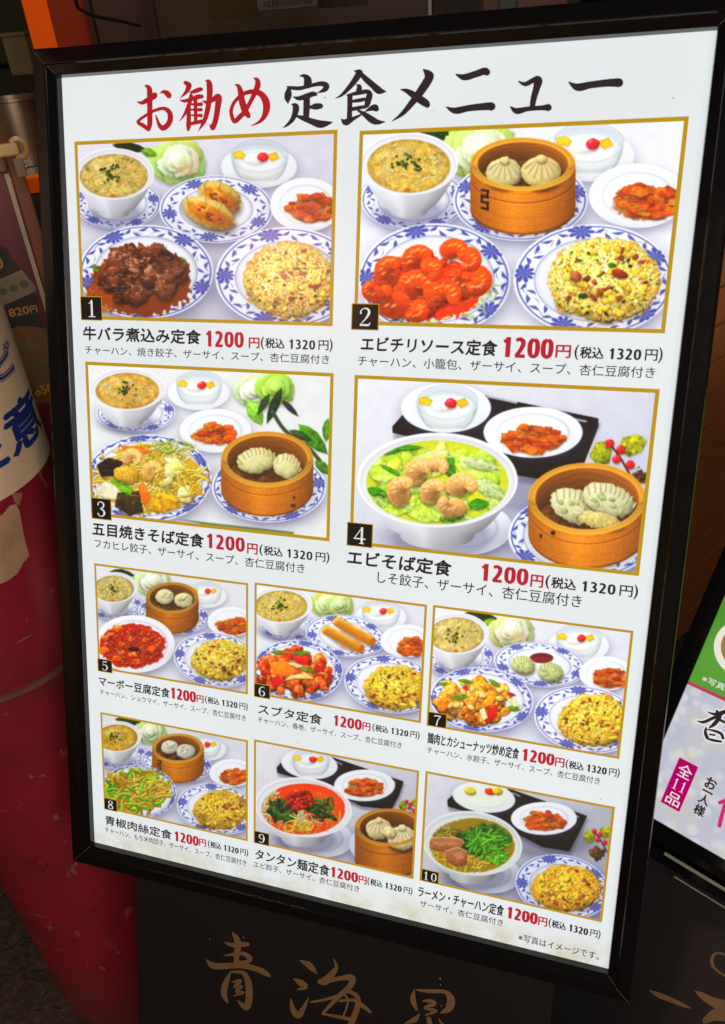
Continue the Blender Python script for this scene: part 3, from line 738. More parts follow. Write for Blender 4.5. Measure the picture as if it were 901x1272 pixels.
def photo2(c):
    c.cloth((0.889, 0.895, 0.951), (0.945, 0.945, 0.970))
    c.leaf(180, 65, 300, 84, 18, (.14, .30, .06)); c.leaf(260, 60, 330, 110, 26, (.66, .84, .30)); c.rose(345, 118, 92, (.82, .92, .52), (.93, .96, .80))
    soupset(c, 160, 150, 1., col=(.84, .70, .36))
    c.dessert(618, 96)
    c.plate(444, 243, 172, 104, 0, True, .68, 5)
    def f():
        c.bao(403, 168, 47, (.92, .86, .64)); c.bao(497, 166, 51, (.93, .85, .60))
    c.steamer(450, 152, 134, 68, 112, 3, 1., f, 1.0, .86)
    c.zasai(762, 246, 92, 50, 1.15, 60, (742, 232, 124, 82))
    c.plate(226, 444, 194, 142, .0, True, .76, 9)
    c.cabbage(215, 480, 165, 82, 150)
    c.ell(210, 468, 140, 80, (.86, .24, .03), 0, .95, 6, .05); c.pile(205, 460, 125, 70, 30, [(.92, .28, .05), (.84, .20, .04)], 14, 26, .6, .7, .1, .03)
    for (x, y, R, a) in ((190, 395, 46, 2.2), (280, 378, 38, 3.6), (118, 420, 44, 1.9), (300, 440, 50, .4), (188, 465, 50, 3.0), (118, 492, 52, .8), (252, 488, 48, 3.4), (330, 450, 40, 5.2), (70, 470, 32, 1.), (215, 425, 34, 4.4), (175, 525, 34, 5.5), (310, 398, 34, 5)):
        c.shrimp(x, y, R * 1.12, a, (.97, .38, .07), .9, (1., .80, .58), 3.3)
    c.gloss(210, 450, 140, 78, 80, 1.0, (1, .86, .74), .6)
    c.ell(246, 436, 36, 20, (.80, .28, .12), 0, .55, 8, .2)
    c.plate(630, 446, 204, 142, 0, True, .72, 6)
    c.rice(656, 446, 142, 106, 1.1, 900, tint=(1.03, 1.02, 1.0))
    c.blob(585, 437, 15, 13, (.72, .42, .28)); c.blob(696, 430, 20, 11, (.62, .22, .12), .3); c.blob(676, 408, 9, 6, (.25, .5, .1)); c.blob(602, 486, 12, 7, (.1, .3, .08))

def photo3(c):
    c.cloth((0.908, 0.914, 0.914), (0.870, 0.882, 0.882))
    c.rose(600, 118, 66, (.86, .95, .74), (.93, .97, .88)); c.rose(668, 110, 60, (.68, .90, .36), (.74, .92, .44)); c.leaf(580, 150, 625, 235, 26, (.62, .88, .30))
    c.leaf(690, 110, 640, 230, 16, (.18, .28, .16)); c.leaf(650, 130, 610, 200, 12, (.22, .34, .18))
    c.strand([(660, 190), (700, 250), (770, 300), (815, 350)], 12, (.28, .36, .20)); c.leaf(690, 150, 745, 205, 10, (.26, .22, .24)); c.leaf(745, 230, 842, 330, 26, (.34, .58, .14)); c.leaf(842, 210, 835, 290, 16, (.40, .66, .16)); c.leaf(800, 350, 850, 395, 18, (.34, .6, .14)); c.leaf(715, 250, 790, 285, 14, (.24, .38, .16))
    c.plate(210, 192, 130, 66, 0, True, .66, 4)
    c.bowl(182, 115, 124, 70, 88, .42, soupf=lambda a, b, p, q: c.soup(a, b, p, q, 0, (.84, .66, .32)))
    c.dessert(418, 98, .86)
    c.zasai(470, 262, 76, 36, .95, 50, (472, 252, 118, 72))
    c.plate(252, 408, 208, 144, 0, True, .84, 12)
    c.ell(250, 412, 172, 110, (.82, .62, .12), 0, .95, 6, .06)
    c.shreds(250, 410, 160, 100, 200, [(.86, .72, .26), (.92, .80, .36), (.82, .66, .20), (.94, .86, .50)], 7, 80, .3, .16, .6)
    c.poly([(76, 440), (110, 415), (160, 440), (190, 470), (140, 480), (80, 465)], (.93, .92, .80), 1, 2, (.86, .84, .68), .04, 1, .3)
    c.poly([(80, 365), (120, 340), (165, 352), (168, 380), (140, 400), (95, 402)], (.22, .14, .12), 1, 2, (.12, .08, .07), .2, 1, .3)
    c.poly([(150, 455), (220, 450), (235, 520), (190, 530), (140, 500)], (.32, .26, .08), 1, 2, (.20, .16, .05), .1, 2, .3)
    c.poly([(125, 415), (148, 405), (200, 445), (195, 462), (165, 455)], (.52, .74, .14), 1, 2, (.42, .66, .10), .05, 1, .3)
    c.poly([(218, 430), (232, 422), (257, 470), (240, 500), (222, 462)], (.98, .50, .10), 1, 2, (.92, .42, .06), .04, 1, .3)
    c.poly([(160, 300), (230, 305), (262, 320), (250, 325), (170, 318)], (.95, .52, .12), 1, 2, None, .04, 1, .3)
    c.poly([(262, 452), (330, 460), (360, 500), (300, 522), (245, 510)], (.90, .72, .18), 1, 2, (.80, .58, .10), .08, 3, .35)
    c.poly([(298, 340), (340, 340), (370, 375), (330, 370)], (.95, .93, .82), 1, 2, None, .04, 1, .3)
    c.poly([(300, 380), (370, 395), (385, 425), (320, 400)], (.88, .76, .56), 1, 2, None, .08, 1, .3)
    c.blob(375, 460, 28, 28, (.93, .90, .68), 0, .3)
    c.blob(178, 396, 42, 28, (.88, .68, .20), .2, .3)
    for q in range(6): c.strand([(145 + q * 13, 376 + q), (147 + q * 13, 396), (150 + q * 12, 416)], 3, (.98, .82, .36), .7, .2, .1)
    c.shrimp(200, 340, 38, 2.9, (1., .77, .50), .6, (.98, .50, .22)); c.shrimp(268, 382, 40, 2.2, (.97, .76, .44), .6, (.95, .55, .25))
    c.pile(330, 400, 60, 50, 12, [(.92, .84, .50), (.80, .84, .40), (.94, .90, .68)], 14, 28, .6, .5, .1, .05, .2); c.gloss(250, 410, 160, 95, 60, 1.2, (1, .97, .84), .5)
    c.shreds(390, 420, 40, 50, 30, NOOD, 6, 60); c.shreds(330, 310, 60, 18, 20, [(.7, .78, .3), (.9, .88, .6)], 6, 50)
    c.plate(648, 438, 188, 116, 0, True, .74, 14)
    def f():
        c.gyoza(606, 350, 64, 42, -.15, (.93, .90, .66), 0, 9); c.gyoza(706, 368, 46, 40, .5, (.93, .89, .66), 0, 7)
    c.steamer(642, 346, 152, 92, 96, 7, 0, f, .93, .87)
    c.blob(727, 497, 8, 5, (.3, .2, .05)); c.blob(730, 470, 4, 4, (.2, .2, .1))
    c.poly([(350, 543), (730, 585), (730, 600), (500, 575)], (.30, .42, .26), .8, 3)

def photo4(c):
    c.cloth((0.916, 0.916, 0.947), (0.721, 0.728, 0.796))
    c.shadow(560, 330, 220, 60, .4)
    c.tray([(145, 150), (215, 70), (370, 62), (694, 128), (640, 245), (600, 300), (420, 270), (340, 215), (146, 166)], [(160, 150), (240, 78), (370, 74), (672, 134), (610, 235), (400, 200)])
    c.strand([(400, 70), (440, 78), (475, 86)], 7, (.80, .82, .86), 1, 0, 0); c.strand([(600, 120), (630, 130), (660, 136)], 6, (.80, .82, .86), 1, 0, 0)
    c.poly([(640, 245), (694, 128), (694, 150), (655, 250), (600, 330), (590, 300)], (.10, .09, .10), 1, 2)
    c.plate(288, 100, 120, 66, 0, False, .66, base=(.93, .94, .97)); c.dessert(292, 84, .92, False)
    c.zasai(520, 184, 82, 40, .95, 64, (520, 165, 132, 68))
    c.berries(735, 205, 1.05); c.blob(802, 282, 22, 18, (.36, .24, .14), 0, .1, .3, .2, .3)
    c.plate(330, 420, 135, 74, 0, False, .7, base=(.90, .91, .95))
    def f(x, y, p, q):
        c.soup(x, y, p, q, 0, (.84, .86, .24), False)
        c.ell(x, y, p, q, (.82, .86, .22), 0, .7, 5)
        c.pile(x - 20, y - 5, p * .80, q * .70, 40, [(.80, .90, .30), (.70, .86, .24), (.86, .92, .50), (.62, .80, .18)], 22, 48, .5, .25, .10, .05, .22)
        c.pile(330 + 50, 270, 50, 40, 16, [(.80, .92, .40), (.70, .86, .30), (.90, .95, .60)], 20, 36, .6, .25, .1, .05, .2)
        for (lx, ly, L, an, wd) in ((120, 300, 120, .25, 24), (190, 255, 130, -.3, 22), (360, 290, 120, .7, 24), (250, 385, 120, .15, 22), (400, 340, 90, 1.1, 22), (90, 330, 90, .9, 18), (330, 240, 110, .3, 18), (160, 360, 100, .4, 20)):
            x1, y1 = lx + L * math.cos(an), ly + L * math.sin(an) * .7
            g = c.r.choice([(.80, .92, .46), (.86, .94, .62), (.72, .88, .34)])
            c.leaf(lx, ly, x1, y1, wd, g); c.strand([(lx, ly), ((lx + x1) / 2, (ly + y1) / 2 - 4), (x1, y1)], 5, (.94, .97, .80), .8, .15, 0)
        for (P2) in ([(180, 240), (240, 212), (300, 210), (290, 232), (230, 240)],): c.poly(P2, (.90, .94, .66), 1, 2, (.80, .90, .45), .04, 1, .25)
        for (P2) in ([(70, 262), (110, 250), (160, 285), (130, 300), (90, 290)], [(185, 385), (215, 342), (275, 385), (270, 402), (225, 405)], [(110, 370), (150, 350), (190, 375), (150, 392)]): c.poly(P2, (.72, .88, .26), 1, 2, (.84, .93, .48), .08, 1, .25)
        for (a, b, e, g, w) in ((282, 240, 312, 290, 17), (75, 315, 135, 335, 14), (345, 360, 405, 355, 17), (110, 225, 200, 198, 10), (150, 210, 230, 205, 8), (110, 250, 170, 282, 6), (280, 395, 340, 388, 12), (310, 232, 285, 262, 12)):
            c.leaf(a, b, e, g, w, (.34, .66, .12))
        for (x, y, R, a) in ((226, 272, 50, 2.7), (178, 318, 50, 2.2), (336, 312, 48, 3.3), (262, 322, 44, 2.5), (300, 354, 44, .6), (268, 258, 34, 4.)):
            c.shrimp(x, y, R, a, (1., .76, .48), .6, (1., .90, .74), 3.0)
        c.gloss(265, 300, 180, 90, 60, 1.1, (1, 1, .9), .55)
    c.bowl(265, 292, 214, 126, 112, .46, soupf=f, inset=.89, drop=.05)
    c.plate(650, 440, 196, 116, 0, True, .78, 20)
    def g():
        c.gyoza(632, 362, 68, 44, .42, (.92, .90, .72), 0, 9, 1); c.gyoza(722, 345, 72, 42, .35, (.92, .90, .72), 0, 10, 1)
        c.blob(700, 400, 60, 22, (.84, .76, .5), .2, .2)
    c.steamer(664, 342, 157, 96, 90, 5, 0, g, 1., .88)
    c.blob(573, 432, 6, 5, (.15, .1, .03)); c.blob(540, 440, 3, 5, (.2, .12, .03))

def photo5(c):
    c.cloth((0.870, 0.882, 0.882), (0.858, 0.870, 0.907))
    c.leaf(140, 80, 270, 100, 24, (.14, .24, .10)); c.leaf(250, 100, 310, 150, 30, (.62, .78, .24)); c.rose(355, 125, 84, (.84, .93, .70), (.93, .96, .86))
    soupset(c, 162, 155, .94, col=(.76, .70, .44))
    c.dessert(612, 170, .86)
    c.plate(455, 290, 172, 92, .12, True, .70, 5)
    c.steamer(448, 205, 128, 76, 100, 11, 0, lambda: (c.bao(412, 195, 46, (.90, .88, .70), top=False), c.bao(503, 212, 46, (.90, .87, .68), top=False)), .82, .86)
    c.zasai(745, 340, 78, 44, .95, 50, (735, 322, 115, 74))
    c.plate(265, 430, 196, 140, .05, False, .80, base=(.93, .94, .96))
    c.ell(255, 440, 158, 108, (.72, .16, .04), 0, 1, 5, .03)
    c.pile(260, 440, 140, 92, 160, [(.62, .15, .05), (.76, .22, .06), (.50, .12, .05), (.70, .30, .14)], 5, 13, .7, .6, .15, .1, .2)
    for (x, y, R) in ((180, 352, 26), (120, 400, 22), (245, 405, 22), (320, 412, 22), (350, 455, 28), (115, 460, 30), (200, 470, 20), (255, 482, 24), (180, 500, 26), (268, 515, 26), (150, 385, 20), (290, 375, 18), (215, 435, 20), (130, 430, 16)):
        P = [(x + R * math.cos(t + x) * 1.2, y + R * math.sin(t + x) * .75) for t in (0, 1.5, 3.1, 4.7)]
        c.poly(P, c.r.choice([(.95, .58, .18), (.93, .46, .12), (.96, .68, .32)]), 1, 4, (.84, .28, .06), .10, int(x), .3)
    c.pile(255, 440, 140, 92, 90, [(.70, .16, .05), (.58, .13, .05), (.80, .30, .10)], 4, 9, .7, .7, .15, .1, .15)
    c.gloss(255, 440, 140, 95, 60, 1.3, (1, .82, .66), .5)
    c.blob(262, 455, 26, 9, (.2, .06, .03), .1, .5)
    c.plate(660, 508, 205, 132, .15, True, .72, 3)
    c.rice(678, 508, 138, 98, 1.1, 760, tint=(.94, .92, .75))

def photo6(c):
    c.cloth((0.918, 0.924, 0.949), (0.816, 0.823, 0.866))
    c.rose(385, 140, 74, (.80, .92, .48), (.91, .96, .74), 1); c.rose(440, 145, 60, (.80, .92, .55), (.86, .94, .66))
    c.plate(205, 240, 134, 66, .08, True, .66, 4)
    c.bowl(178, 148, 140, 82, 95, .40, soupf=lambda a, b, p, q: c.soup(a, b, p, q, 0, (.80, .70, .38)))
    c.dessert(625, 172, .98)
    c.plate(468, 288, 182, 94, .12, True, .64, 1)
    for (x0, y0, x1, y1) in ((432, 225, 578, 310), (382, 262, 528, 342)):
        c.shadow((x0 + x1) / 2 + 5, (y0 + y1) / 2 + 18, 95, 26, .4, .5)
        c.strand([(x0, y0), ((x0 + x1) / 2, (y0 + y1) / 2), (x1, y1)], 44, (.90, .62, .16), 1, .22, .4)
        c.ell(x1 + 10, y1 + 4, 13, 20, (.72, .42, .10), .4, 1)
        for q in range(14): c.ell(x0 + (x1 - x0) * c.r.random() + 4, y0 + (y1 - y0) * c.r.random(), 12, 5, (.82, .50, .12), .5, .4, 6, .2)
        c.strand([(x0, y0 + 14), ((x0 + x1) / 2, (y0 + y1) / 2 + 12), (x1, y1 + 12)], 4, (.74, .44, .10), .6, 0, 0)
    c.zasai(765, 335, 72, 44, .95, 46, (740, 310, 118, 74))
    c.plate(255, 442, 200, 136, .08, True, .82, 22)
    c.pile(235, 450, 155, 92, 70, [(.90, .36, .08), (.82, .26, .06), (.95, .46, .10), (.72, .20, .05), (.90, .42, .12)], 20, 40, .75, .7, .14, .14)
    c.poly([(120, 405), (200, 400), (255, 450), (200, 470), (150, 460)], (.98, .58, .14), 1, 2, (.95, .46, .08), .05, 1, .3)
    c.poly([(235, 385), (300, 372), (310, 392), (280, 415), (240, 405)], (.92, .22, .18), 1, 2, (.80, .12, .10), .04, 1, .35)
    c.poly([(130, 480), (165, 465), (190, 490), (170, 512), (140, 515)], (.86, .10, .16), 1, 2, (.76, .08, .12), .04, 1, .3)
    for (a, b, e, g, w) in ((225, 365, 315, 362, 12), (255, 430, 335, 450, 12), (130, 360, 210, 362, 10)): c.leaf(a, b, e, g, w, (.46, .62, .12))
    c.poly([(190, 490), (220, 462), (290, 455), (330, 480), (300, 480), (240, 478)], (.97, .88, .62), 1, 2, (.90, .76, .48), .04, 1, .35)
    c.poly([(200, 408), (240, 405), (280, 425), (250, 432)], (.95, .86, .62), 1, 2, None, .04, 1, .3)
    c.gloss(235, 445, 150, 90, 60, 1.4, (1, .88, .74), .55)
    c.plate(668, 504, 208, 128, .15, True, .72, 3)
    c.rice(690, 520, 140, 100, 1.05, 800, tint=(.97, .92, .65))

def photo7(c):
    c.cloth((0.916, 0.916, 0.947), (0.819, 0.825, 0.881))
    c.leaf(200, 70, 340, 90, 22, (.16, .26, .08)); c.leaf(285, 95, 350, 120, 20, (.55, .76, .15)); c.rose(390, 135, 84, (.86, .92, .62), (.94, .95, .82), 1)
    soupset(c, 178, 145, 1.0, col=(.82, .73, .46))
    c.dessert(650, 160, 1.0)
    c.plate(500, 265, 178, 86, .12, True, .66, 31)
    c.ell(505, 238, 62, 34, (.93, .94, .97)); c.ell(506, 240, 46, 20, (.45, .13, .14)); c.ell(506, 245, 36, 12, (.58, .22, .2), 0, .6, 5)
    c.gyoza(436, 266, 46, 34, .3, (.86, .88, .62), 0, 8, 1); c.gyoza(542, 294, 48, 36, .25, (.82, .86, .60), 0, 8, 1)
    c.zasai(770, 318, 72, 42, .95, 50, (755, 300, 104, 66))
    c.plate(275, 400, 200, 124, .08, True, .80, 8)
    c.pile(245, 405, 150, 78, 80, [(.88, .55, .10), (.93, .64, .16), (.80, .45, .08), (.90, .60, .20), (.96, .74, .30)], 17, 34, .75, .5, .12, .12)
    for (a, b, e, g, w) in ((150, 395, 230, 388, 10), (180, 325, 250, 335, 8), (300, 320, 350, 355, 9), (375, 430, 425, 440, 12), (100, 340, 150, 338, 7)): c.leaf(a, b, e, g, w, (.44, .62, .12))
    c.poly([(305, 425), (330, 420), (335, 460), (300, 495), (288, 480)], (.86, .16, .10), 1, 2, (.72, .08, .06), .04, 1, .3)
    c.poly([(180, 365), (215, 345), (222, 362), (195, 375)], (.86, .18, .10), 1, 2, None, .04, 1, .3); c.leaf(370, 375, 408, 385, 7, (.82, .16, .12))
    c.poly([(265, 440), (285, 432), (300, 470), (282, 482)], (.95, .86, .70), 1, 2, None, .04, 1, .3); c.poly([(370, 395), (400, 395), (425, 425), (400, 430)], (.92, .92, .68), 1, 2, None, .04, 1, .3)
    for q in range(10): c.blob(c.r.uniform(150, 380), c.r.uniform(350, 450), 15, 9, (.97, .82, .50), c.r.uniform(-1, 1), .4)
    c.gloss(250, 405, 150, 78, 60, 1.3, (1, .93, .78), .5)
    c.plate(682, 478, 206, 128, .15, True, .70, 3)
    c.rice(706, 482, 136, 96, 1.05, 800, tint=(1., .95, .72))

def photo8(c):
    c.cloth((0.853, 0.865, 0.877), (0.819, 0.825, 0.881))
    c.leaf(170, 90, 300, 110, 24, (.18, .30, .10)); c.rose(340, 150, 74, (.82, .90, .60), (.90, .94, .78))
    soupset(c, 180, 175, .94, col=(.76, .60, .14))
    c.dessert(610, 210, .86)
    c.plate(470, 308, 172, 88, .15, True, .70, 5)
    c.steamer(476, 232, 126, 72, 98, 11, .9, lambda: (c.bao(436, 222, 42, (.88, .86, .78), top=False), c.bao(514, 242, 46, (.86, .84, .78), top=False)), .90, .86)
    c.zasai(752, 368, 78, 42, .95, 50, (740, 352, 112, 68))
    c.plate(285, 442, 184, 128, .1, True, .88, 40)
    c.ell(270, 442, 150, 96, (.55, .55, .10), 0, 1, 5, .05)
    c.shreds(272, 440, 140, 92, 220, [(.42, .66, .08), (.58, .80, .16), (.82, .66, .14), (.90, .76, .26), (.52, .76, .12), (.72, .52, .10)], 13, 90, .25, .3, .5)
    c.shreds(272, 440, 130, 84, 12, [(.90, .50, .10), (.93, .86, .50)], 7, 50, .2, .2); c.gloss(272, 440, 130, 84, 50, 1.3, (1, 1, .85), .5)
    c.plate(665, 528, 196, 122, .18, True, .72, 3)
    c.rice(682, 532, 128, 96, 1.05, 760, tint=(.92, .86, .58))

def photo9(c):
    c.cloth((0.931, 0.931, 0.962), (0.700, 0.713, 0.762))
    c.tray([(165, 200), (185, 178), (420, 150), (757, 265), (735, 330), (700, 396), (560, 380), (330, 270), (168, 224)], [(180, 205), (420, 160), (738, 272), (690, 370), (560, 340), (350, 250)])
    c.strand([(440, 172), (455, 178), (470, 186)], 6, (.8, .82, .85), 1, 0, 0); c.strand([(680, 250), (700, 260), (720, 270)], 5, (.8, .82, .85), 1, 0, 0)
    c.plate(318, 185, 132, 68, .12, False, .66, base=(.92, .93, .95)); c.dessert(325, 158, 1.0, False)
    c.zasai(575, 295, 90, 44, 1., 64, (575, 283, 142, 74))
    c.berries(778, 365, .75); c.blob(790, 425, 24, 16, (.30, .2, .14), 0, .1, .3, .2, .3)
    c.plate(350, 520, 175, 96, .15, False, .7, base=(.82, .83, .87))
    def f(x, y, p, q):
        c.ell(x, y, p, q, (.90, .30, .06), 0, 1, 4, .01)
        c.ell(x + 20, y - 20, p * .8, q * .6, (.95, .40, .08), 0, .5, 30)
        c.shreds(300, 440, 150, 60, 90, [(.96, .50, .16), (.97, .62, .26), (.94, .42, .10), (.98, .74, .36)], 6, 90, .3, .15)
        c.shreds(130, 380, 45, 60, 40, [(.95, .90, .70), (.90, .82, .5)], 7, 70, .3, .25)
        c.shreds(190, 405, 50, 44, 26, [(.12, .26, .08), (.20, .36, .10), (.28, .48, .10)], 16, 70, .15, .35)
        c.shreds(370, 395, 50, 50, 16, [(.20, .36, .08), (.34, .50, .12), (.16, .28, .06)], 14, 90, .2, .35)
        c.gloss(290, 400, 180, 100, 40, 1.6, (1, .8, .6), .5); c.pile(275, 350, 66, 40, 110, [(.62, .12, .06), (.74, .18, .06), (.46, .08, .05), (.84, .28, .10)], 7, 16, .7, .5, .2, .15, .35)
        c.shreds(290, 440, 60, 16, 8, [(.86, .90, .72)], 7, 90, .3, .3)
        c.shreds(270, 475, 80, 24, 20, [(.95, .80, .28), (.93, .74, .2)], 8, 60, .3, .3)
    c.bowl(290, 385, 226, 138, 108, .44, soupf=f, inset=.87, drop=.06, rot=.12)
    c.plate(690, 580, 190, 110, .2, False, .7, base=(.78, .80, .86))
    def g():
        c.bao(642, 480, 62, (.95, .88, .68)); c.bao(750, 520, 70, (.96, .90, .72))
        c.blob(690, 500, 34, 26, (.9, .84, .62), .4, .2)
    c.steamer(690, 478, 160, 88, 150, 13, 0, g, .86, .86)

def photo10(c):
    c.cloth((0.900, 0.906, 0.944), (0.616, 0.623, 0.666))
    c.shadow(560, 340, 240, 70, .4)
    c.tray([(180, 172), (205, 150), (430, 128), (738, 236), (718, 280), (668, 378), (560, 360), (330, 240), (182, 198)], [(196, 176), (430, 136), (720, 242), (664, 340), (560, 320), (350, 225)])
    c.strand([(440, 145), (455, 150), (470, 158)], 6, (.8, .82, .85), 1, 0, 0); c.strand([(660, 222), (680, 230), (705, 240)], 5, (.8, .82, .85), 1, 0, 0)
    c.plate(326, 162, 126, 60, .12, False, .66, base=(.90, .93, .93)); c.ell(325, 155, 92, 44, (.92, .94, .88), .1, 1, 3)
    c.blob(272, 136, 22, 14, (.92, .84, .16), .2); c.blob(350, 138, 20, 12, (.92, .22, .18), .2); c.blob(380, 136, 20, 14, (.90, .80, .14), .2)
    c.zasai(566, 256, 86, 42, .95, 64, (566, 246, 132, 66))
    c.berries(775, 305, .85); c.pile(780, 385, 26, 18, 26, [(.34, .22, .12), (.42, .28, .14)], 8, 14)
    c.plate(330, 460, 146, 84, .15, False, .7, base=(.80, .81, .86))
    def f(x, y, p, q):
        c.ell(x, y, p, q, (.60, .50, .10), 0, 1, 4, .02)
        c.shreds(235, 385, 135, 55, 150, NOOD, 5.5, 90, .25, .3, .6)
        c.shreds(160, 295, 60, 22, 26, [(.78, .70, .34), (.6, .5, .2)], 6, 60)
        c.shreds(320, 325, 80, 44, 60, [(.14, .36, .05), (.20, .46, .07), (.26, .54, .08)], 18, 60, .15, .4, .9); c.shreds(335, 350, 68, 40, 46, [(.40, .72, .12), (.28, .58, .08)], 10, 84, .3, .35, .2)
        c.shreds(385, 410, 36, 22, 14, [(.40, .75, .15)], 11, 40)
        c.poly([(95, 335), (130, 320), (230, 325), (250, 345), (225, 372), (160, 378), (105, 362)], (.74, .50, .36), 1, 3, (.60, .36, .24), .04, 3, .45); c.strand([(98, 338), (130, 323), (228, 328), (247, 344)], 6, (.90, .74, .56), .8, .2, 0)
        c.poly([(112, 345), (150, 335), (225, 340), (230, 350), (165, 360)], (.80, .60, .44), .6, 8, None, .04, 3)
        c.poly([(170, 375), (225, 360), (262, 378), (255, 425), (215, 438), (180, 415)], (.72, .48, .34), 1, 3, (.58, .35, .23), .04, 5, .45); c.strand([(172, 378), (222, 364), (258, 380)], 6, (.90, .74, .56), .8, .2, 0)
        c.poly([(195, 385), (240, 375), (248, 405), (220, 415)], (.80, .60, .44), .6, 8, None, .04, 3)
    c.bowl(280, 345, 200, 128, 90, .46, soupf=f, inset=.86, drop=.07, rot=.12, white=(.88, .90, .90))
    c.plate(640, 520, 190, 128, .2, True, .68, 8, base=(.86, .88, .95))
    c.rice(655, 525, 140, 90, 1.05, 800, tint=(.98, .86, .50))

PHOTOS = [photo1, photo2, photo3, photo4, photo5, photo6, photo7, photo8, photo9, photo10]
CROPS = [(80, 160, 2.503), (430, 130, 2.048), (90, 440, 2.65), (420, 460, 2.145), (100, 690, 3.917), (300, 710, 3.604), (510, 740, 3.107), (100, 870, 3.917), (300, 900, 3.754), (500, 940, 3.218)]
CSIZE = [(901, 660), (901, 640), (901, 650), (901, 600), (901, 720), (901, 720), (901, 680), (901, 740), (901, 760), (901, 720)]
# ================================================================ the setting
MG = simple('wet_asphalt', (.020, .014, .010), .45, .7, 22, bump=.8)
k = NT('street_ground'); f = k.noise(16, 8, .7); g = k.noise(60, 5, .6)
k.l(k.mix(k.ramp(g, [(.45, (0, 0, 0)), (.72, (1, 1, 1))]), k.ramp(f, [(.3, (.014, .009, .006)), (.62, (.05, .030, .018)), (.8, (.13, .075, .042))]), (.08, .05, .03)), k.b.inputs['Base Color'])
k.b.inputs['Roughness'].default_value = .5; k.bump(k.noise(90, 6, .7), .8, .01); MG = k.m
mb = MB(); mb.add([(-9, -3, 0), (9, -3, 0), (9, 12, 0), (-9, 12, 0)], [(0, 1, 2, 3)])
mb.build('ground', MG, kind='structure')
MDARK = simple('dark_wall', (.010, .012, .011), .7, .5, 4, bump=.2)  # near-black base colour, tone varied at random
mb = MB(); mb.box(-4.5, 4.5, 3.4, 3.5, 0, 3.2); mb.build('back_wall', MDARK, kind='structure')

# ================================================================ the lit menu board
EX = Vector((1, 0, 0)); EYU = Vector((0, .365756, .930711)); EN = Vector((0, -.930711, .365756))
TLW = Vector((-.5400812, .7581313, CAMZ - .0374494))
T0 = TLW.z / EYU.z
BM = Matrix.Translation(TLW - EYU * T0) @ Matrix((EX, EYU, EN)).transposed().to_4x4()
BP = Pl(BM)
PW, PH = .594, .84394
Y0, Y1 = T0 - PH, T0
board = thing('menu_board', 'tall black framed lit menu of ten numbered meals under a red and black title', 'menu board', BM)
M_PANEL = NT('lit_white_acrylic'); k = M_PANEL
fa = k.noise(3.2, 2, .4); c1 = srgb(212, 220, 224); c2 = srgb(234, 238, 239)
base = k.mix(fa, c1, c2)
tc = k.n('ShaderNodeTexCoord'); sx = k.n('ShaderNodeSeparateXYZ'); k.l(tc.outputs['Object'], sx.inputs[0])
dirt = k.n('ShaderNodeMapRange'); dirt.inputs[1].default_value = Y0; dirt.inputs[2].default_value = Y0 + .035; dirt.inputs[3].default_value = 1; dirt.inputs[4].default_value = 0
k.l(sx.outputs['Y'], dirt.inputs[0])
mm = k.n('ShaderNodeMath', operation='MULTIPLY'); k.l(dirt.outputs[0], mm.inputs[0]); k.l(k.ramp(k.noise(26, 6, .7), [(.38, (0, 0, 0)), (.62, (1, 1, 1))]), mm.inputs[1])
col = k.mix(mm.outputs[0], base, srgb(200, 198, 172))
sp = k.ramp(k.noise(260, 1, .3), [(.815, (0, 0, 0)), (.83, (1, 1, 1))])
col = k.mix(sp, col, srgb(150, 150, 145))
k.l(col, k.b.inputs['Emission Color']); k.b.inputs['Emission Strength'].default_value = 1.0
k.b.inputs['Base Color'].default_value = (.08, .08, .08, 1); k.b.inputs['Roughness'].default_value = .2; k.b.inputs['Specular IOR Level'].default_value = .2
M_PANEL = k.m
mb = MB(); mb.box(-.004, PW + .004, Y0 - .004, Y1 + .004, -.004, 0)
mb.build('lit_panel', M_PANEL, board)

# black lacquer frame, four mitred bars
k = NT('black_lacquer'); f = k.noise(7, 6, .6)
k.l(k.mix(f, (.002, .002, .003), (.005, .0045, .005)), k.b.inputs['Base Color'])
mr = k.n('ShaderNodeMapRange'); mr.inputs[3].default_value = .05; mr.inputs[4].default_value = .24; k.l(k.noise(30, 8, .7), mr.inputs[0]); k.l(mr.outputs[0], k.b.inputs['Roughness'])
k.bump(k.noise(160, 3), .05, .001); k.b.inputs['Specular IOR Level'].default_value = .25; k.b.inputs['Coat Weight'].default_value = .3; k.b.inputs['Coat Roughness'].default_value = .12
M_LAC = k.m
PROF = [(0., -.003), (.0004, .0072), (.0012, .0080), (.0085, .0112), (.0092, .0126), (.0102, .0130), (.0212, .0130), (.0230, .0122), (.0240, .0104), (.0243, .0075), (.0243, -.062)]
def frame_bars(parent, x0, x1, y0, y1, prof, mat, nm='frame_bar'):
    cs = [((x0, y1), (x1, y1), (0, 1)), ((x1, y1), (x1, y0), (1, 0)), ((x1, y0), (x0, y0), (0, -1)), ((x0, y0), (x0, y1), (-1, 0))]
    for (ax, ay), (bx, by), n in cs:
        t = Vector((bx - ax, by - ay)).normalized(); vs = []
        for d, z in prof:
            vs.append((ax + n[0] * d - t.x * d, ay + n[1] * d - t.y * d, z)); vs.append((bx + n[0] * d + t.x * d, by + n[1] * d + t.y * d, z))
        mb = MB(); mb.add(vs, [(2 * i, 2 * i + 1, 2 * i + 3, 2 * i + 2) for i in range(len(prof) - 1)] + [tuple(range(0, 2 * len(prof), 2))[::-1], tuple(range(1, 2 * len(prof), 2))], 0, False)
        o = mb.build(nm, mat, parent)
frame_bars(board, 0, PW, Y0, Y1, PROF, M_LAC)
M_SEAM = simple('worn_mitre', (.05, .038, .028), .6, .6, 300)
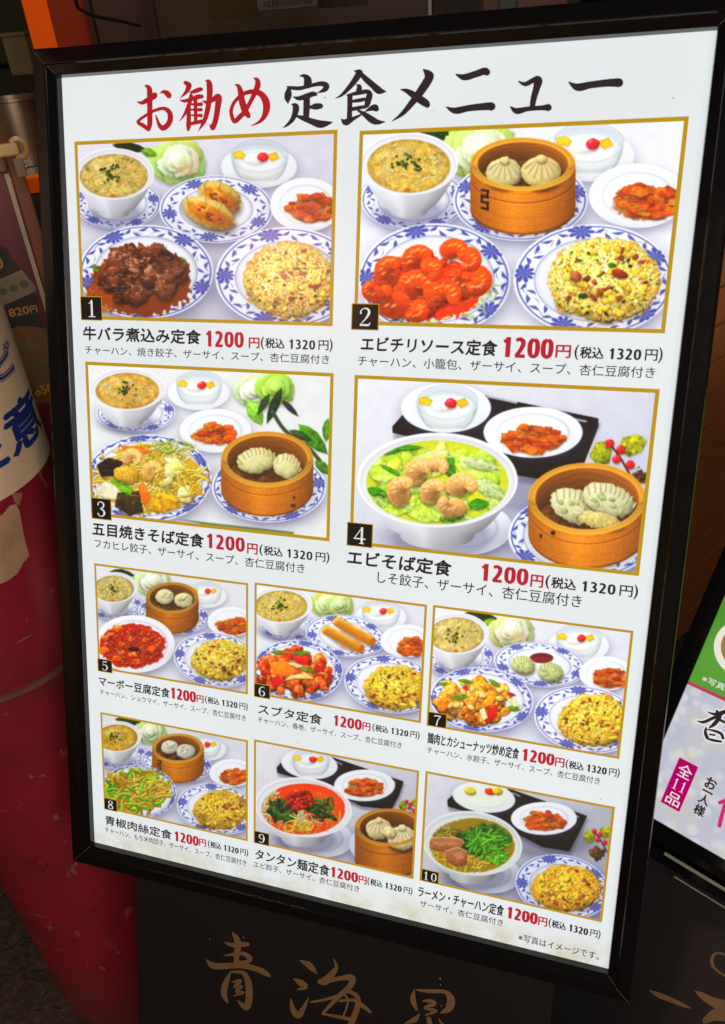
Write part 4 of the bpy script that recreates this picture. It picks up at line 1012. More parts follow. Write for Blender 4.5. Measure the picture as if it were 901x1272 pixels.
for (cx_, cy_, sx_, sy_) in ((0, Y1, -1, 1), (PW, Y1, 1, 1), (PW, Y0, 1, -1), (0, Y0, -1, -1)):
    mb = MB(); vs = []
    for d, z in PROF[1:-1]:
        for e in (-.00022, .00022): vs.append((cx_ + sx_ * (d + e + .00005), cy_ + sy_ * (d - e + .00005), z + .00012))
    mb.add(vs, [(2 * i, 2 * i + 1, 2 * i + 3, 2 * i + 2) for i in range(len(PROF) - 3)]); mb.build('corner_seam', M_SEAM, board)
mb = MB(); mb.box(-.0230, PW + .0230, Y0 - .0230, Y1 + .0230, -.064, -.055, bev=.002); mb.build('box_back', M_LAC, board)

# ---- print
M_GOLD = ink('gold_ink', srgb(184, 144, 20)); M_RED = ink('red_ink', srgb(182, 36, 52)); M_TRED = ink('title_red_ink', srgb(172, 30, 38))
M_BLK = ink('black_ink', srgb(44, 38, 38)); M_TBLK = ink('title_black_ink', srgb(50, 38, 40)); M_PLATE = ink('plate_black_ink', srgb(34, 28, 22)); M_WHT = ink('white_ink', srgb(226, 226, 226))
RECTS = [((32, 40), (835, 614)), ((35, 67), (811, 582)), ((43, 24), (847, 616)), ((45, 12), (802, 548)), ((68, 37), (816, 676)),
         ((60, 48), (804, 678)), ((88, 35), (806, 630)), ((98, 56), (815, 685)), ((60, 68), (803, 720)), ((93, 56), (798, 662))]
PLATES = [((50, 520), (120, 597)), ((15, 505), (83, 575)), ((62, 470), (131, 548)), ((25, 403), (92, 474)), ((84, 498), (158, 574)),
          ((57, 497), (130, 572)), ((68, 445), (139, 513)), ((115, 470), (182, 543)), ((60, 492), (131, 567)), ((77, 445), (145, 510))]
PLAB = ['picture one, beef stew with fried dumplings and fried rice', 'picture two, chilli shrimp with steamed buns and fried rice', 'picture three, mixed fried noodles with a dumpling steamer',
        'picture four, shrimp noodle soup with a black tray', 'picture five, red tofu stew with a steamer and fried rice', 'picture six, sweet and sour pork with spring rolls',
        'picture seven, chicken and cashews with boiled dumplings', 'picture eight, shredded green pepper and pork with a steamer', 'picture nine, red spicy noodle soup with a black tray', 'picture ten, ramen with sliced pork and fried rice']
def photo_image(n):
    x0, y0, kz = CROPS[n]; S = max(1.75 / kz, .46)
    c = Cv(*CSIZE[n], S, n + 1); PHOTOS[n](c)
    a = np.clip(c.a, 0, 1)
    b = a.copy(); b[1:-1, 1:-1] = (a[1:-1, 1:-1] * 3 + a[:-2, 1:-1] + a[2:, 1:-1] + a[1:-1, :-2] + a[1:-1, 2:]) / 7
    a = b.copy(); b[1:-1, 1:-1] = (a[1:-1, 1:-1] * 3 + a[:-2, 1:-1] + a[2:, 1:-1] + a[1:-1, :-2] + a[1:-1, 2:]) / 7
    g = b[::6, ::6]                                                 # wide blur for the bloom haze painted into the print colours
    for _ in range(3):
        q = np.pad(g, ((1, 1), (1, 1), (0, 0)), 'edge'); g = (q[:-2, 1:-1] + q[2:, 1:-1] + q[1:-1, :-2] + q[1:-1, 2:] + 2 * q[1:-1, 1:-1]) / 6
    yy = np.clip((np.arange(b.shape[0]) - 2.5) / 6, 0, g.shape[0] - 1.001); xx = np.clip((np.arange(b.shape[1]) - 2.5) / 6, 0, g.shape[1] - 1.001)
    i, j = yy.astype(int), xx.astype(int); fy, fx = (yy - i)[:, None, None], (xx - j)[None, :, None]
    G = (g[i][:, j] * (1 - fx) + g[i][:, j + 1] * fx) * (1 - fy) + (g[i + 1][:, j] * (1 - fx) + g[i + 1][:, j + 1] * fx) * fy
    return np.clip(b + .12 * (1 - b) * G ** 2 * b * 2, 0, 1).astype(np.float32), S
def food_photo(n):
    cr = Cr(BP, *CROPS[n]); (ax, ay), (bx, by) = RECTS[n]
    xa, yt = cr(ax, ay); xb, yb = cr(bx, by)
    small = n >= 4; bw = .0034 if not small else .0024
    iv, S = photo_image(n); H, W = iv.shape[:2]
    xi0, xi1, yi0, yi1 = xa + bw, xb - bw, yb + bw, yt - bw
    dens = 1.9 * F / .93 * 1.0 / 1.0
    nx = int((xi1 - xi0) * dens); ny = int((yi1 - yi0) * dens)
    X, Y = np.meshgrid(xi0 + (np.arange(nx) + .5) / nx * (xi1 - xi0), yi0 + (np.arange(ny) + .5) / ny * (yi1 - yi0))
    # where each point of the print lies in the measured view
    wp = np.array(BP.M.to_3x3()) @ np.stack([X.ravel(), Y.ravel(), np.zeros(X.size)]) + np.array(BP.M.translation)[:, None]
    wp[2] -= CAMZ
    u, v, d = np.array(RIGHT) @ wp, -(np.array(UP) @ wp), -(np.array(BACK) @ wp)
    qx = ((PX + F * u / d) - CROPS[n][0]) * CROPS[n][2] * S - .5; qy = ((PY + F * v / d) - CROPS[n][1]) * CROPS[n][2] * S - .5
    qx = np.clip(qx, 0, W - 1.01); qy = np.clip(qy, 0, H - 1.01); i, j = qx.astype(int), qy.astype(int); fx, fy = (qx - i)[:, None], (qy - j)[:, None]
    a = (iv[j, i] * (1 - fx) + iv[j, i + 1] * fx) * (1 - fy) + (iv[j + 1, i] * (1 - fx) + iv[j + 1, i + 1] * fx) * fy
    gain = TONE[n]
    a = a * gain[0] + gain[1]
    lum = a.mean(-1, keepdims=True); a = np.clip(lum + (a - lum) * 1.10, 0, 1); a = a ** 1.10; a = a + .22 * (a * a * (3 - 2 * a) - a)
    px = np.ones((ny * nx, 4), np.float32); px[:, :3] = a
    im = bpy.data.images.new('food_print', nx, ny); im.pixels.foreach_set(px.ravel()); im.update(); im.pack()
    k = NT('food_print'); t = k.n('ShaderNodeTexImage'); t.image = im; t.extension = 'EXTEND'
    k.l(t.outputs[0], k.b.inputs['Emission Color']); k.b.inputs['Emission Strength'].default_value = 1.
    k.b.inputs['Base Color'].default_value = (.03, .03, .03, 1); k.b.inputs['Roughness'].default_value = .2; k.b.inputs['Specular IOR Level'].default_value = .2
    mb = MB(); rect(mb, xi0, xi1, yi0, yi1, .00030)
    o = mb.build('food_photo', k.m, board, label=PLAB[n]); uv = o.data.uv_layers.new(name='UVMap')
    for q, c in enumerate(((0, 0), (1, 0), (1, 1), (0, 1))): uv.data[q].uv = c
    mb = MB()
    V = [(xa, yb), (xb, yb), (xb, yt), (xa, yt), (xi0, yi0), (xi1, yi0), (xi1, yi1), (xi0, yi1)]
    mb.add([(x, y, .00034) for x, y in V], [(0, 1, 5, 4), (1, 2, 6, 5), (2, 3, 7, 6), (3, 0, 4, 7)]); mb.build('gold_border', M_GOLD, o)
    (ax, ay), (bx, by) = PLATES[n]
    px0, py1 = cr(ax, ay); px1, py0 = cr(bx, by)
    mb = MB(); rect(mb, px0, px1, py0, py1, .00042, 0); e = .0008
    rect(mb, px0 + e, px1 - e, py0 + e, py1 - e, .00048, 1)
    s = str(n + 1); w_, h_ = px1 - px0, py1 - py0
    if len(s) == 1: digits(mb, s, SERIF, px0 + w_ * .20, px1 - w_ * .20, py0 + h_ * .12, py1 - h_ * .14, .00052, 2)
    else: digits(mb, s, SERIF, px0 + w_ * .04, px1 - w_ * .06, py0 + h_ * .13, py1 - h_ * .15, .00052, 2)
    mb.build('number_plate', [M_GOLD, M_PLATE, M_WHT], o)
TONE = [(1.02, -.02), (1.08, -.03), (1.03, .0), (1.06, -.02), (.98, .01), (1.04, -.02), (1.06, -.02), (.95, .01), (.96, -.01), (.97, -.01)]
for n in range(10): food_photo(n)

# name, price, yen, tax, sides: (x left, foot, x right, foot, height) read off the crops
LINES = [
 ('牛バラ煮込み定食', (60, 655, 424, 672, 43), (436, 677, 560, 681, 50), (575, 681, 607, 683, 32), (612, 688, 834, 692, 40), 'チャーハン、焼き餃子、ザーサイ、スープ、杏仁豆腐付き', (66, 697, 824, 736, 28)),
 ('エビチリソース定食', (38, 628, 382, 638, 38), (392, 643, 527, 646, 52), (533, 643, 570, 645, 32), (580, 651, 803, 655, 38), 'チャーハン、小籠包、ザーサイ、スープ、杏仁豆腐付き', (30, 668, 785, 693, 28)),
 ('五目焼きそば定食', (68, 600, 432, 631, 43), (438, 636, 570, 652, 48), (577, 655, 610, 660, 34), (617, 666, 846, 686, 38), 'フカヒレ餃子、ザーサイ、スープ、杏仁豆腐付き', (75, 642, 765, 716, 31)),
 ('エビそば定食', (25, 518, 300, 547, 40), (375, 558, 507, 575, 46), (513, 576, 545, 579, 32), (552, 583, 797, 609, 38), 'しそ餃子、ザーサイ、杏仁豆腐付き', (105, 572, 648, 627, 33)),
 ('マーボー豆腐定食', (92, 638, 435, 687, 46), (437, 697, 565, 712, 54), (568, 714, 600, 718, 36), (608, 722, 815, 755, 40), 'チャーハン、シュウマイ、ザーサイ、スープ、杏仁豆腐付き', (97, 680, 805, 802, 29)),
 ('スブタ定食', (76, 640, 360, 681, 45), (408, 690, 540, 707, 48), (543, 708, 577, 712, 34), (587, 716, 797, 752, 38), 'チャーハン、春巻、ザーサイ、スープ、杏仁豆腐付き', (75, 680, 718, 787, 28)),
 ('鶏肉とカシューナッツ炒め定食', (65, 572, 416, 627, 43), (425, 634, 555, 656, 47), (558, 657, 592, 662, 34), (598, 666, 805, 705, 38), 'チャーハン、水餃子、ザーサイ、スープ、杏仁豆腐付き', (64, 607, 730, 729, 27)),
 ('青椒肉絲定食', (122, 607, 445, 672, 44), (455, 683, 578, 707, 48), (580, 706, 612, 711, 34), (622, 719, 817, 758, 38), 'チャーハン、もち米肉団子、ザーサイ、スープ、杏仁豆腐付き', (122, 647, 808, 799, 28)),
 ('タンタン麺定食', (65, 630, 410, 705, 50), (412, 708, 545, 737, 48), (548, 738, 583, 745, 35), (588, 750, 797, 794, 38), 'エビ餃子、ザーサイ、杏仁豆腐付き', (57, 668, 550, 776, 29)),
 ('ラーメン・チャーハン定食', (62, 558, 402, 638, 44), (412, 643, 540, 670, 47), (543, 672, 577, 678, 34), (583, 686, 790, 725, 38), 'ザーサイ、杏仁豆腐付き', (70, 602, 402, 673, 27))]
def span(cr, t):
    xl, yl, xr, yr, h = t
    a, b = cr(xl, yl); c, d = cr(xr, yr); e = cr((xl + xr) / 2, (yl + yr) / 2); g = cr((xl + xr) / 2, (yl + yr) / 2 - h)
    return a, (b + d) / 2, c, g[1] - e[1]
ZT = .0004
for n, L in enumerate(LINES):
    cr = Cr(BP, *CROPS[n])
    a, b, c, h = span(cr, L[1]); mb = MB(); fit_text(mb, L[0], a, b, c, h, ZT, NIB if n < 4 else [(x * .72, y * .72) for x, y in NIB], shear=.04); mb.build('dish_name', M_BLK, board)
    a, b, c, h = span(cr, L[2]); mb = MB(); digits(mb, '1200', SANS, a, c, b, b + h, ZT, fat=1.13)
    a, b, c, h = span(cr, L[3]); fit_text(mb, '円', a, b, c, h, ZT, BOLD); mb.build('price', M_RED, board)
    a, b, c, h = span(cr, L[4]); mb = MB(); W_ = c - a
    fit_text(mb, '(', a, b, a + W_ * .045, h, ZT, SEMI); fit_text(mb, '税込', a + W_ * .065, b + h * .12, a + W_ * .335, h * .78, ZT, BOLD)
    digits(mb, '1320', SANS, a + W_ * .385, a + W_ * .77, b + h * .13, b + h * .87, ZT, fat=1.08)
    fit_text(mb, '円', a + W_ * .81, b + h * .13, a + W_ * .945, h * .74, ZT, SEMI); fit_text(mb, ')', a + W_ * .96, b, c, h, ZT, SEMI); mb.build('tax_price', M_BLK, board)
    a, b, c, h = span(cr, L[6]); mb = MB(); fit_text(mb, L[5], a, b, c, h, ZT, PLAIN); mb.build('side_dish_line', M_BLK, board)
cr = Cr(BP, *CROPS[9]); a, b, c, h = span(cr, (462, 741, 785, 806, 31)); mb = MB(); fit_text(mb, '※写真はイメージです。', a, b, c, h, ZT, PLAIN); mb.build('footnote', M_BLK, board)

# ---- brush title
def brush(parent, name, mat, z, sets, plane=None):
    mb = MB()
    for (x0, y0, kz), strokes in sets:
        cr = Cr(plane or BP, x0, y0, kz, z)
        for P in strokes: stroke(mb, P, cr, z)
    return mb.build(name, mat, parent)
T1 = (160, 85, 9.01); T2 = (260, 80, 9.01); T3 = (340, 80, 9.01); T4 = (405, 75, 9.01); T5 = (480, 70, 5.631); T6 = (620, 70, 5.631)
brush(board, 'title_lettering', M_TRED, .0004, [
 (T1, [[(190, 195, 24), (218, 208, 48), (236, 250, 62), (237, 420, 60), (237, 620, 58), (222, 682, 42)],
       [(222, 684, 44), (165, 640, 48), (108, 605, 40), (130, 570, 34), (215, 512, 34), (300, 468, 36), (390, 448, 42), (452, 485, 56), (468, 560, 62), (440, 630, 62), (385, 668, 62), (342, 630, 42), (312, 545, 20), (303, 520, 8)],
       [(95, 374, 10), (150, 385, 44), (220, 350, 60), (280, 312, 72), (292, 300, 66)],
       [(355, 276, 12), (390, 262, 40), (430, 278, 62), (452, 306, 62)],
       [(636, 160, 44), (675, 190, 64), (655, 250, 50), (612, 300, 26), (578, 332, 6)],
       [(690, 268, 20), (735, 258, 48), (795, 236, 52), (812, 234, 44)],
       [(575, 355, 10), (625, 365, 38), (700, 345, 46), (780, 318, 56), (818, 316, 48)],
       [(700, 300, 40), (685, 380, 45), (645, 480, 38), (610, 540, 24), (572, 590, 6)],
       [(672, 420, 50), (674, 550, 50), (672, 640, 56), (668, 686, 34)],
       [(748, 350, 44), (750, 470, 42), (752, 600, 40)],
       [(700, 402, 26), (760, 404, 34), (812, 402, 46)], [(700, 462, 22), (760, 462, 30), (810, 462, 44)], [(700, 524, 20), (760, 526, 28), (808, 528, 46)],
       [(680, 622, 38), (760, 604, 44), (828, 592, 48)],
       [(862, 138, 14), (895, 150, 56), (908, 220, 70), (902, 350, 60), (880, 480, 58), (842, 600, 46), (778, 702, 6)],
       [(825, 365, 12), (880, 378, 46), (955, 342, 58), (995, 312, 60), (1010, 338, 72), (996, 440, 66), (976, 570, 62), (952, 640, 62), (938, 668, 52), (905, 628, 10)]]),
 (T2, [[(290, 228, 14), (326, 240, 42), (350, 300, 62), (366, 400, 74), (398, 510, 76), (428, 560, 66), (440, 578, 52)],
       [(498, 154, 12), (536, 172, 50), (545, 230, 66), (520, 300, 60), (472, 400, 48), (404, 520, 52), (335, 596, 58), (287, 638, 50), (257, 590, 44), (247, 520, 42), (272, 440, 40), (332, 370, 42), (412, 318, 48), (500, 306, 58), (580, 332, 68), (634, 410, 82), (642, 500, 80), (612, 590, 56), (552, 650, 32), (468, 688, 6)]])])
brush(board, 'title_lettering', M_TBLK, .0004, [
 (T3, [[(295, 130, 12), (342, 128, 44), (380, 165, 84), (384, 225, 92)],
       [(150, 246, 12), (200, 262, 42), (300, 266, 46), (420, 236, 44), (535, 216, 56), (588, 240, 74), (570, 284, 56), (492, 318, 8)],
       [(170, 262, 34), (166, 320, 78), (158, 380, 72), (162, 430, 18)],
       [(220, 362, 10), (285, 380, 50), (380, 352, 62), (440, 332, 58), (470, 334, 44)],
       [(372, 380, 74), (370, 480, 74), (364, 600, 68)], [(412, 480, 36), (470, 472, 72), (525, 466, 62)],
       [(203, 446, 14), (248, 470, 72), (244, 540, 68), (210, 618, 52), (156, 676, 32), (103, 711, 6)],
       [(262, 578, 26), (330, 602, 56), (430, 640, 72), (520, 668, 88), (590, 662, 62), (664, 645, 6)]]),
 (T4, [[(320, 118, 12), (376, 138, 80), (348, 190, 74), (290, 270, 62), (210, 360, 42), (160, 400, 26), (106, 426, 6)],
       [(392, 150, 48), (450, 212, 68), (530, 282, 74), (590, 335, 84), (634, 346, 52), (678, 348, 6)],
       [(345, 276, 16), (374, 292, 52), (372, 340, 68)],
       [(235, 390, 16), (330, 372, 46), (430, 352, 52), (476, 354, 52), (490, 385, 68), (476, 440, 72), (460, 498, 60), (432, 530, 30)],
       [(270, 400, 60), (268, 520, 58), (264, 650, 60)], [(300, 458, 34), (370, 448, 46), (432, 436, 40)], [(300, 545, 46), (370, 532, 46), (436, 518, 36)],
       [(172, 656, 8), (222, 692, 76), (300, 656, 48), (388, 612, 22)],
       [(360, 562, 22), (430, 602, 56), (520, 668, 80), (586, 692, 56), (666, 688, 6)],
       [(440, 572, 12), (500, 542, 52), (548, 530, 80), (566, 545, 60)]]),
 (T5, [[(262, 94, 14), (292, 122, 56), (300, 150, 62), (244, 240, 58), (182, 322, 46), (112, 402, 30), (42, 452, 6)],
       [(102, 232, 8), (150, 245, 36), (220, 290, 56), (276, 328, 54), (286, 340, 42)],
       [(488, 126, 10), (545, 146, 46), (620, 126, 48), (684, 104, 52), (702, 110, 52)],
       [(420, 354, 8), (482, 380, 46), (580, 362, 46), (700, 350, 54), (735, 350, 60)]]),
 (T6, [[(138, 176, 10), (185, 194, 32), (240, 168, 38), (272, 168, 64), (264, 220, 50), (244, 290, 44), (232, 360, 38)],
       [(80, 352, 8), (124, 382, 44), (200, 368, 34), (300, 360, 36), (344, 358, 52)],
       [(488, 180, 8), (550, 216, 54), (640, 200, 50), (760, 186, 54), (838, 184, 64)]])])

# ---- black base panel with gold brush characters, and the stand
ZB = -.018
bx0 = BP.at(170, 1180, ZB)[0]; bx1 = BP.at(688, 1228, ZB)[0]
k = NT('black_vinyl'); k.l(k.mix(k.noise(12, 6), (.0028, .0032, .0048), (.0065, .0068, .0090)), k.b.inputs['Base Color'])
k.b.inputs['Roughness'].default_value = .42; k.bump(k.noise(420, 3), .25, .0008); M_VIN = k.m
mb = MB(); mb.box(bx0, bx1, .20, Y0 - .020, ZB - .03, ZB, bev=.0015); base_p = mb.build('base_panel', M_VIN, board)
k = NT('gold_vinyl'); k.l(k.mix(k.noise(60, 5), (.11, .062, .028), (.16, .095, .042)), k.b.inputs['Base Color']); k.b.inputs['Roughness'].default_value = .5; M_GV = k.m
G1 = (240, 1140, 5.006); G2 = (400, 1170, 4.505)
GA =  [[(245, 93, 10), (268, 125, 36), (280, 170, 40), (272, 230, 36), (270, 290, 30)], [(198, 154, 8), (240, 168, 26), (300, 166, 32), (340, 165, 26)],
       [(195, 236, 8), (245, 228, 18), (310, 222, 24), (352, 250, 34), (340, 272, 24), (285, 272, 8)],
       [(84, 262, 8), (125, 298, 40), (200, 300, 38), (300, 296, 36), (400, 320, 34), (450, 344, 34), (478, 364, 14)],
       [(235, 335, 8), (206, 400, 34), (192, 470, 38), (214, 524, 14)], [(240, 336, 10), (310, 342, 26), (342, 395, 40), (350, 480, 44), (338, 552, 40), (310, 545, 30), (278, 514, 6)],
       [(245, 400, 8), (292, 392, 26), (258, 430, 14), (300, 428, 22), (268, 460, 14), (312, 464, 18), (255, 484, 8)],
       [(668, 266, 8), (716, 290, 38), (745, 318, 34), (768, 345, 8)], [(626, 380, 8), (672, 405, 40), (700, 430, 28), (650, 446, 8)],
       [(608, 505, 8), (622, 570, 34), (655, 606, 42), (688, 560, 28), (718, 500, 8)]]
GB =  [[(67, 97, 6), (82, 140, 20), (56, 182, 38), (18, 218, 46), (-10, 222, 30)], [(38, 218, 22), (110, 202, 26), (168, 202, 38), (160, 245, 34), (110, 290, 28), (60, 340, 22), (5, 400, 14)],
       [(-60, 336, 12), (20, 322, 16), (90, 300, 16), (110, 282, 14), (160, 280, 20), (200, 310, 26), (200, 360, 32), (172, 440, 34), (150, 480, 30)],
       [(5, 402, 12), (90, 418, 18), (150, 430, 20), (190, 430, 12)], [(126, 290, 12), (146, 335, 12), (120, 420, 12)], [(100, 330, 14), (180, 326, 18), (232, 360, 24), (272, 392, 14)],
       [(518, 268, 6), (510, 320, 32), (530, 378, 14)], [(530, 268, 10), (600, 276, 22), (690, 280, 22), (722, 322, 44), (712, 370, 42), (668, 396, 12)],
       [(565, 330, 8), (602, 330, 22), (628, 346, 26), (576, 370, 14), (638, 386, 18), (580, 410, 8)], [(466, 455, 8), (520, 435, 30), (545, 405, 10)], [(598, 430, 26), (612, 480, 26)], [(655, 434, 8), (692, 485, 20)]]
brush(base_p, 'gold_character', M_GV, ZB + .0006, [(G1, GA[:7])])
brush(base_p, 'gold_character', M_GV, ZB + .0006, [(G1, GA[7:]), (G2, GB[:5])])
brush(base_p, 'gold_character', M_GV, ZB + .0006, [(G2, GB[5:])])
M_CHIP = simple('pale_chip', (.3, .27, .22), .7)
for (g_, x, y, r) in ((G1, 105, 132, 2), (G1, 315, 120, 2.2), (G2, 662, 205, 2.5), (G2, 665, 240, 2), (G2, 668, 357, 2)):
    mb = MB(); fan(mb, [Cr(BP, *g_, ZB)(x + r * cos(a), y + 2 * r * sin(a)) for a in (0, 1, 2.2, 3.4, 4.5, 5.4)], ZB + .0004); mb.build('paint_chip', M_CHIP, base_p)
def stand(parent, xs, yl, z, mat, ex=.03):
    # posts drop plumb from behind the leaning base; local direction of plumb
    for x in xs:
        mb = MB(); L = yl / .930711
        a = Vector((x, yl + .12, z - .03)); dn = parent.matrix_world.to_3x3().inverted() @ Vector((0, 0, -1))
        wz = (parent.matrix_world @ a).z; b = a + dn * wz
        mb.tube([a, b], .016, 12); mb.build('stand_post', mat, parent)
        c = b - dn * .012; f1 = parent.matrix_world.to_3x3().inverted() @ Vector((0, 1, 0))
        mb = MB(); mb.tube([c - f1 * .16, c + f1 * .38], .012, 10); mb.build('stand_foot', mat, parent)
M_STEELB = simple('black_steel', (.012, .012, .012), .4, .3, 30, metal=.6)
bpy.context.view_layer.update()
stand(board, (bx0 + .05, bx1 - .05), .20, ZB, M_STEELB)

# ================================================================ red bollard with a wrapped notice
CX, CY, CR = -.7754, .6322, .1393
def cyl(px, py, r=CR):
    d = ray(px, py); a = d.x ** 2 + d.y ** 2; b = -2 * (d.x * CX + d.y * CY); c = CX ** 2 + CY ** 2 - r * r
    q = max(b * b - 4 * a * c, 0); t = (-b - math.sqrt(q)) / (2 * a); p = d * t
    return math.atan2(p.y - CY, p.x - CX), p.z + CAMZ
boll = thing('bollard', 'fat scratched red bollard with a cream notice wrapped round it, at the left', 'bollard', loc=(CX, CY, 0))
k = NT('scuffed_red_paint'); f = k.noise(9, 6, .6)
c0 = k.mix(f, (.14, .006, .014), (.24, .011, .026))
chips = k.ramp(k.noise(34, 4, .6, vec=(1, 1, .55)), [(.665, (0, 0, 0)), (.69, (1, 1, 1))])
scr = k.ramp(k.noise(60, 2, .5, vec=(.18, .18, 1.8)), [(.70, (0, 0, 0)), (.73, (1, 1, 1))])
c1 = k.mix(chips, c0, (.20, .085, .06)); c1 = k.mix(scr, c1, (.24, .11, .08)); c1 = k.mix(k.ramp(k.noise(7, 7, .75), [(.45, (0, 0, 0)), (.75, (.7, .7, .7))]), c1, (.07, .012, .012))
tc = k.n('ShaderNodeTexCoord'); sx = k.n('ShaderNodeSeparateXYZ'); k.l(tc.outputs['Object'], sx.inputs[0])
dz = k.n('ShaderNodeMapRange'); dz.inputs[1].default_value = 0; dz.inputs[2].default_value = .22; dz.inputs[3].default_value = .75; dz.inputs[4].default_value = 0; k.l(sx.outputs['Z'], dz.inputs[0])
mm = k.n('ShaderNodeMath', operation='MULTIPLY'); k.l(dz.outputs[0], mm.inputs[0]); k.l(k.noise(14, 6, .7), mm.inputs[1])
k.l(k.mix(mm.outputs[0], c1, (.10, .055, .04)), k.b.inputs['Base Color']); k.b.inputs['Roughness'].default_value = .38; k.bump(k.noise(50, 6), .12, .003)
M_BRED = k.m
zr = cyl(40, 852)[1]
zl0 = cyl(30, 603, CR + .002)[1]; zl1 = zl0 + .50; ztop = zl1 + .12
mb = MB(); mb.lathe([(CR - .004, 0), (CR, .004), (CR, zr - .003)], 96); mb.build('lower_drum', M_BRED, boll)
mb = MB(); mb.lathe([(CR, zr + .003), (CR, ztop - .04), (CR - .01, ztop - .015), (CR - .05, ztop), (.001, ztop + .005)], 96); mb.build('upper_drum', M_BRED, boll)
mb = MB(); mb.lathe([(CR - .002, zr - .004), (CR + .0035, zr - .003), (CR + .0035, zr + .003), (CR - .002, zr + .004)], 96); mb.build('seam_ring', simple('rusty_seam', (.10, .05, .03), .7, .5, 60), boll)
k = NT('cream_notice'); k.l(k.mix(k.noise(14, 6, .6), (.50, .37, .25), (.60, .46, .33)), k.b.inputs['Base Color']); k.b.inputs['Roughness'].default_value = .32; k.bump(k.noise(9, 3), .25, .01); M_CREAM = k.m
mb = MB(); mb.lathe([(CR + .0005, zl0), (CR + .0022, zl0), (CR + .0022, zl1), (CR + .0005, zl1)], 96); sleeve = mb.build('notice_sleeve', M_CREAM, boll)
def wrap(name, mat, parent, items, r, kz):
    """flat lettering (arc length, height) sliced into strips and rolled round the drum"""
    mb = MB()
    for it in items: it(mb)
    me = bpy.data.meshes.new(name); me.from_pydata(mb.v, [], mb.f); bm = bmesh.new(); bm.from_mesh(me); 
    xs = [v.co.x for v in bm.verts]; x = min(xs)
    while x < max(xs):
        x += .006; bmesh.ops.bisect_plane(bm, geom=bm.verts[:] + bm.edges[:] + bm.faces[:], plane_co=(x, 0, 0), plane_no=(1, 0, 0))
    for v in bm.verts:
        a = v.co.x / r; z = v.co.y; e = v.co.z; v.co = (cos(a) * (r + e), sin(a) * (r + e), z)
    bm.to_mesh(me); bm.free(); me.materials.append(mat); o = bpy.data.objects.new(name, me); return link(o, parent)
RS = CR + .0022
def onc(px, py):
    a, z = cyl(px, py, RS); return a * RS, z
M_BLUE = simple('blue_print', (.012, .03, .17), .35, .15, 60, bump=0); M_BRED2 = simple('red_print', (.25, .03, .04), .4, .2, 60, bump=0)
xa, _ = onc(5, 530); xb, _ = onc(46, 514); zb = onc(37, 553)[1]; zt = onc(22, 497)[1]
hh = zt - zb; ww = xb - xa; BB = BOLD + [(.045, 0), (-.045, 0), (0, .028), (0, -.028)]
print('notice', hh, ww)
wrap('blue_character', M_BLUE, sleeve, [lambda m: fit_text(m, '意', xa, zb, xb, hh, .0006, BB)], RS, 1)
wrap('blue_character', M_BLUE, sleeve, [lambda m: fit_text(m, '注', xa - ww * 1.12, zb, xa - ww * .12, hh, .0006, BB)], RS, 1)
xc, _ = onc(-10, 455); xd, _ = onc(15, 442); zc = onc(14, 462)[1]; zd = onc(4, 428)[1]
for nm_, m_, e_, w_ in (('katakana', M_BLUE, .0006, [(a * 2.6, b * 2.6) for a, b in BOLD]), ('katakana_outline', M_CREAM, .0010, [(a * 1.1, b * 1.1) for a, b in BOLD]), ('katakana_core', M_BLUE, .0013, PLAIN)):
    wrap(nm_, m_, sleeve, [lambda m: fit_text(m, 'ビ', xc, zc, xd, zd - zc, e_, w_)], RS, 1)
def patch(m, P, e): 
    m.add([(*_c(px, py), e) for px, py in P], [tuple(range(len(P)))])
_c = lambda px, py: (lambda q: (q[0] * CR, q[1]))(cyl(px, py, CR))
wrap('torn_tape', simple('torn_tape', (.30, .19, .11), .75, .45, 30), boll, [lambda m: patch(m, [(-12, 640), (2, 640), (12, 628), (20, 626), (24, 634), (30, 668), (36, 690), (28, 700), (22, 712), (8, 722), (-2, 726), (-12, 720)], .0006)], CR, 1)
wrap('tape_scrap', simple('tape_scrap', (.22, .12, .07), .6, .3, 60), boll, [lambda m: patch(m, [(14, 612), (28, 612), (24, 628), (18, 624)], .0006)], CR, 1)
mb = MB(); a, z = cyl(40, 484, RS); 
P = [Vector((cos(a + d) * (RS + e), sin(a + d) * (RS + e), z + h)) for d, e, h in ((-.10, .001, .001), (-.03, .004, .0), (.05, .006, .0), (.12, .010, .003))]
mb.tube(P, .0012, 6); mb.build('wire_tie', M_STEELB, sleeve)

# ================================================================ menu poster board behind the bollard
def upright(px, py, dist, phi, lean=0.):
    d = ray(px, py); t = dist / math.hypot(d.x, d.y); p = Vector((0, 0, CAMZ)) + d * t
    h = Vector((cos(phi), sin(phi), 0)); fr = Vector((sin(phi), -cos(phi), 0)); u = Vector((0, 0, 1)) * cos(lean) - fr * sin(lean); n = h.cross(u)
    s = p.z / u.z; o = p - u * s
    return Matrix.Translation(o) @ Matrix((h, u, n)).transposed().to_4x4(), s
LM, ls = upright(45, 345, 1.25, radians(40))
LP = Pl(LM)
poster = thing('poster_stand', 'dim dark red dumpling price poster in a brown wooden frame, behind the red bollard', 'poster', LM)
M_WOODB = simple('brown_wood', (.20, .065, .03), .45, .4, 14)
ytop = LP.at(0, 196)[1]; xr = LP.at(45, 345)[0]
k = NT('poster_print'); k.l(k.mix(k.noise(8, 3), (.10, .008, .022), (.15, .014, .03)), k.b.inputs['Base Color']); k.b.inputs['Roughness'].default_value = .45; M_POST = k.m
mb = MB(); mb.box(-.62, .0, .25, ytop - .019, -.02, -.002); mb.build('poster_sheet', M_POST, poster)
xw = LP.at(22, 262)[0] - LP.at(10, 262)[0]
mb = MB(); mb.box(.006, .025, .20, ytop + .012, -.03, .008, bev=.003); mb.build('frame_bar', M_WOODB, poster)
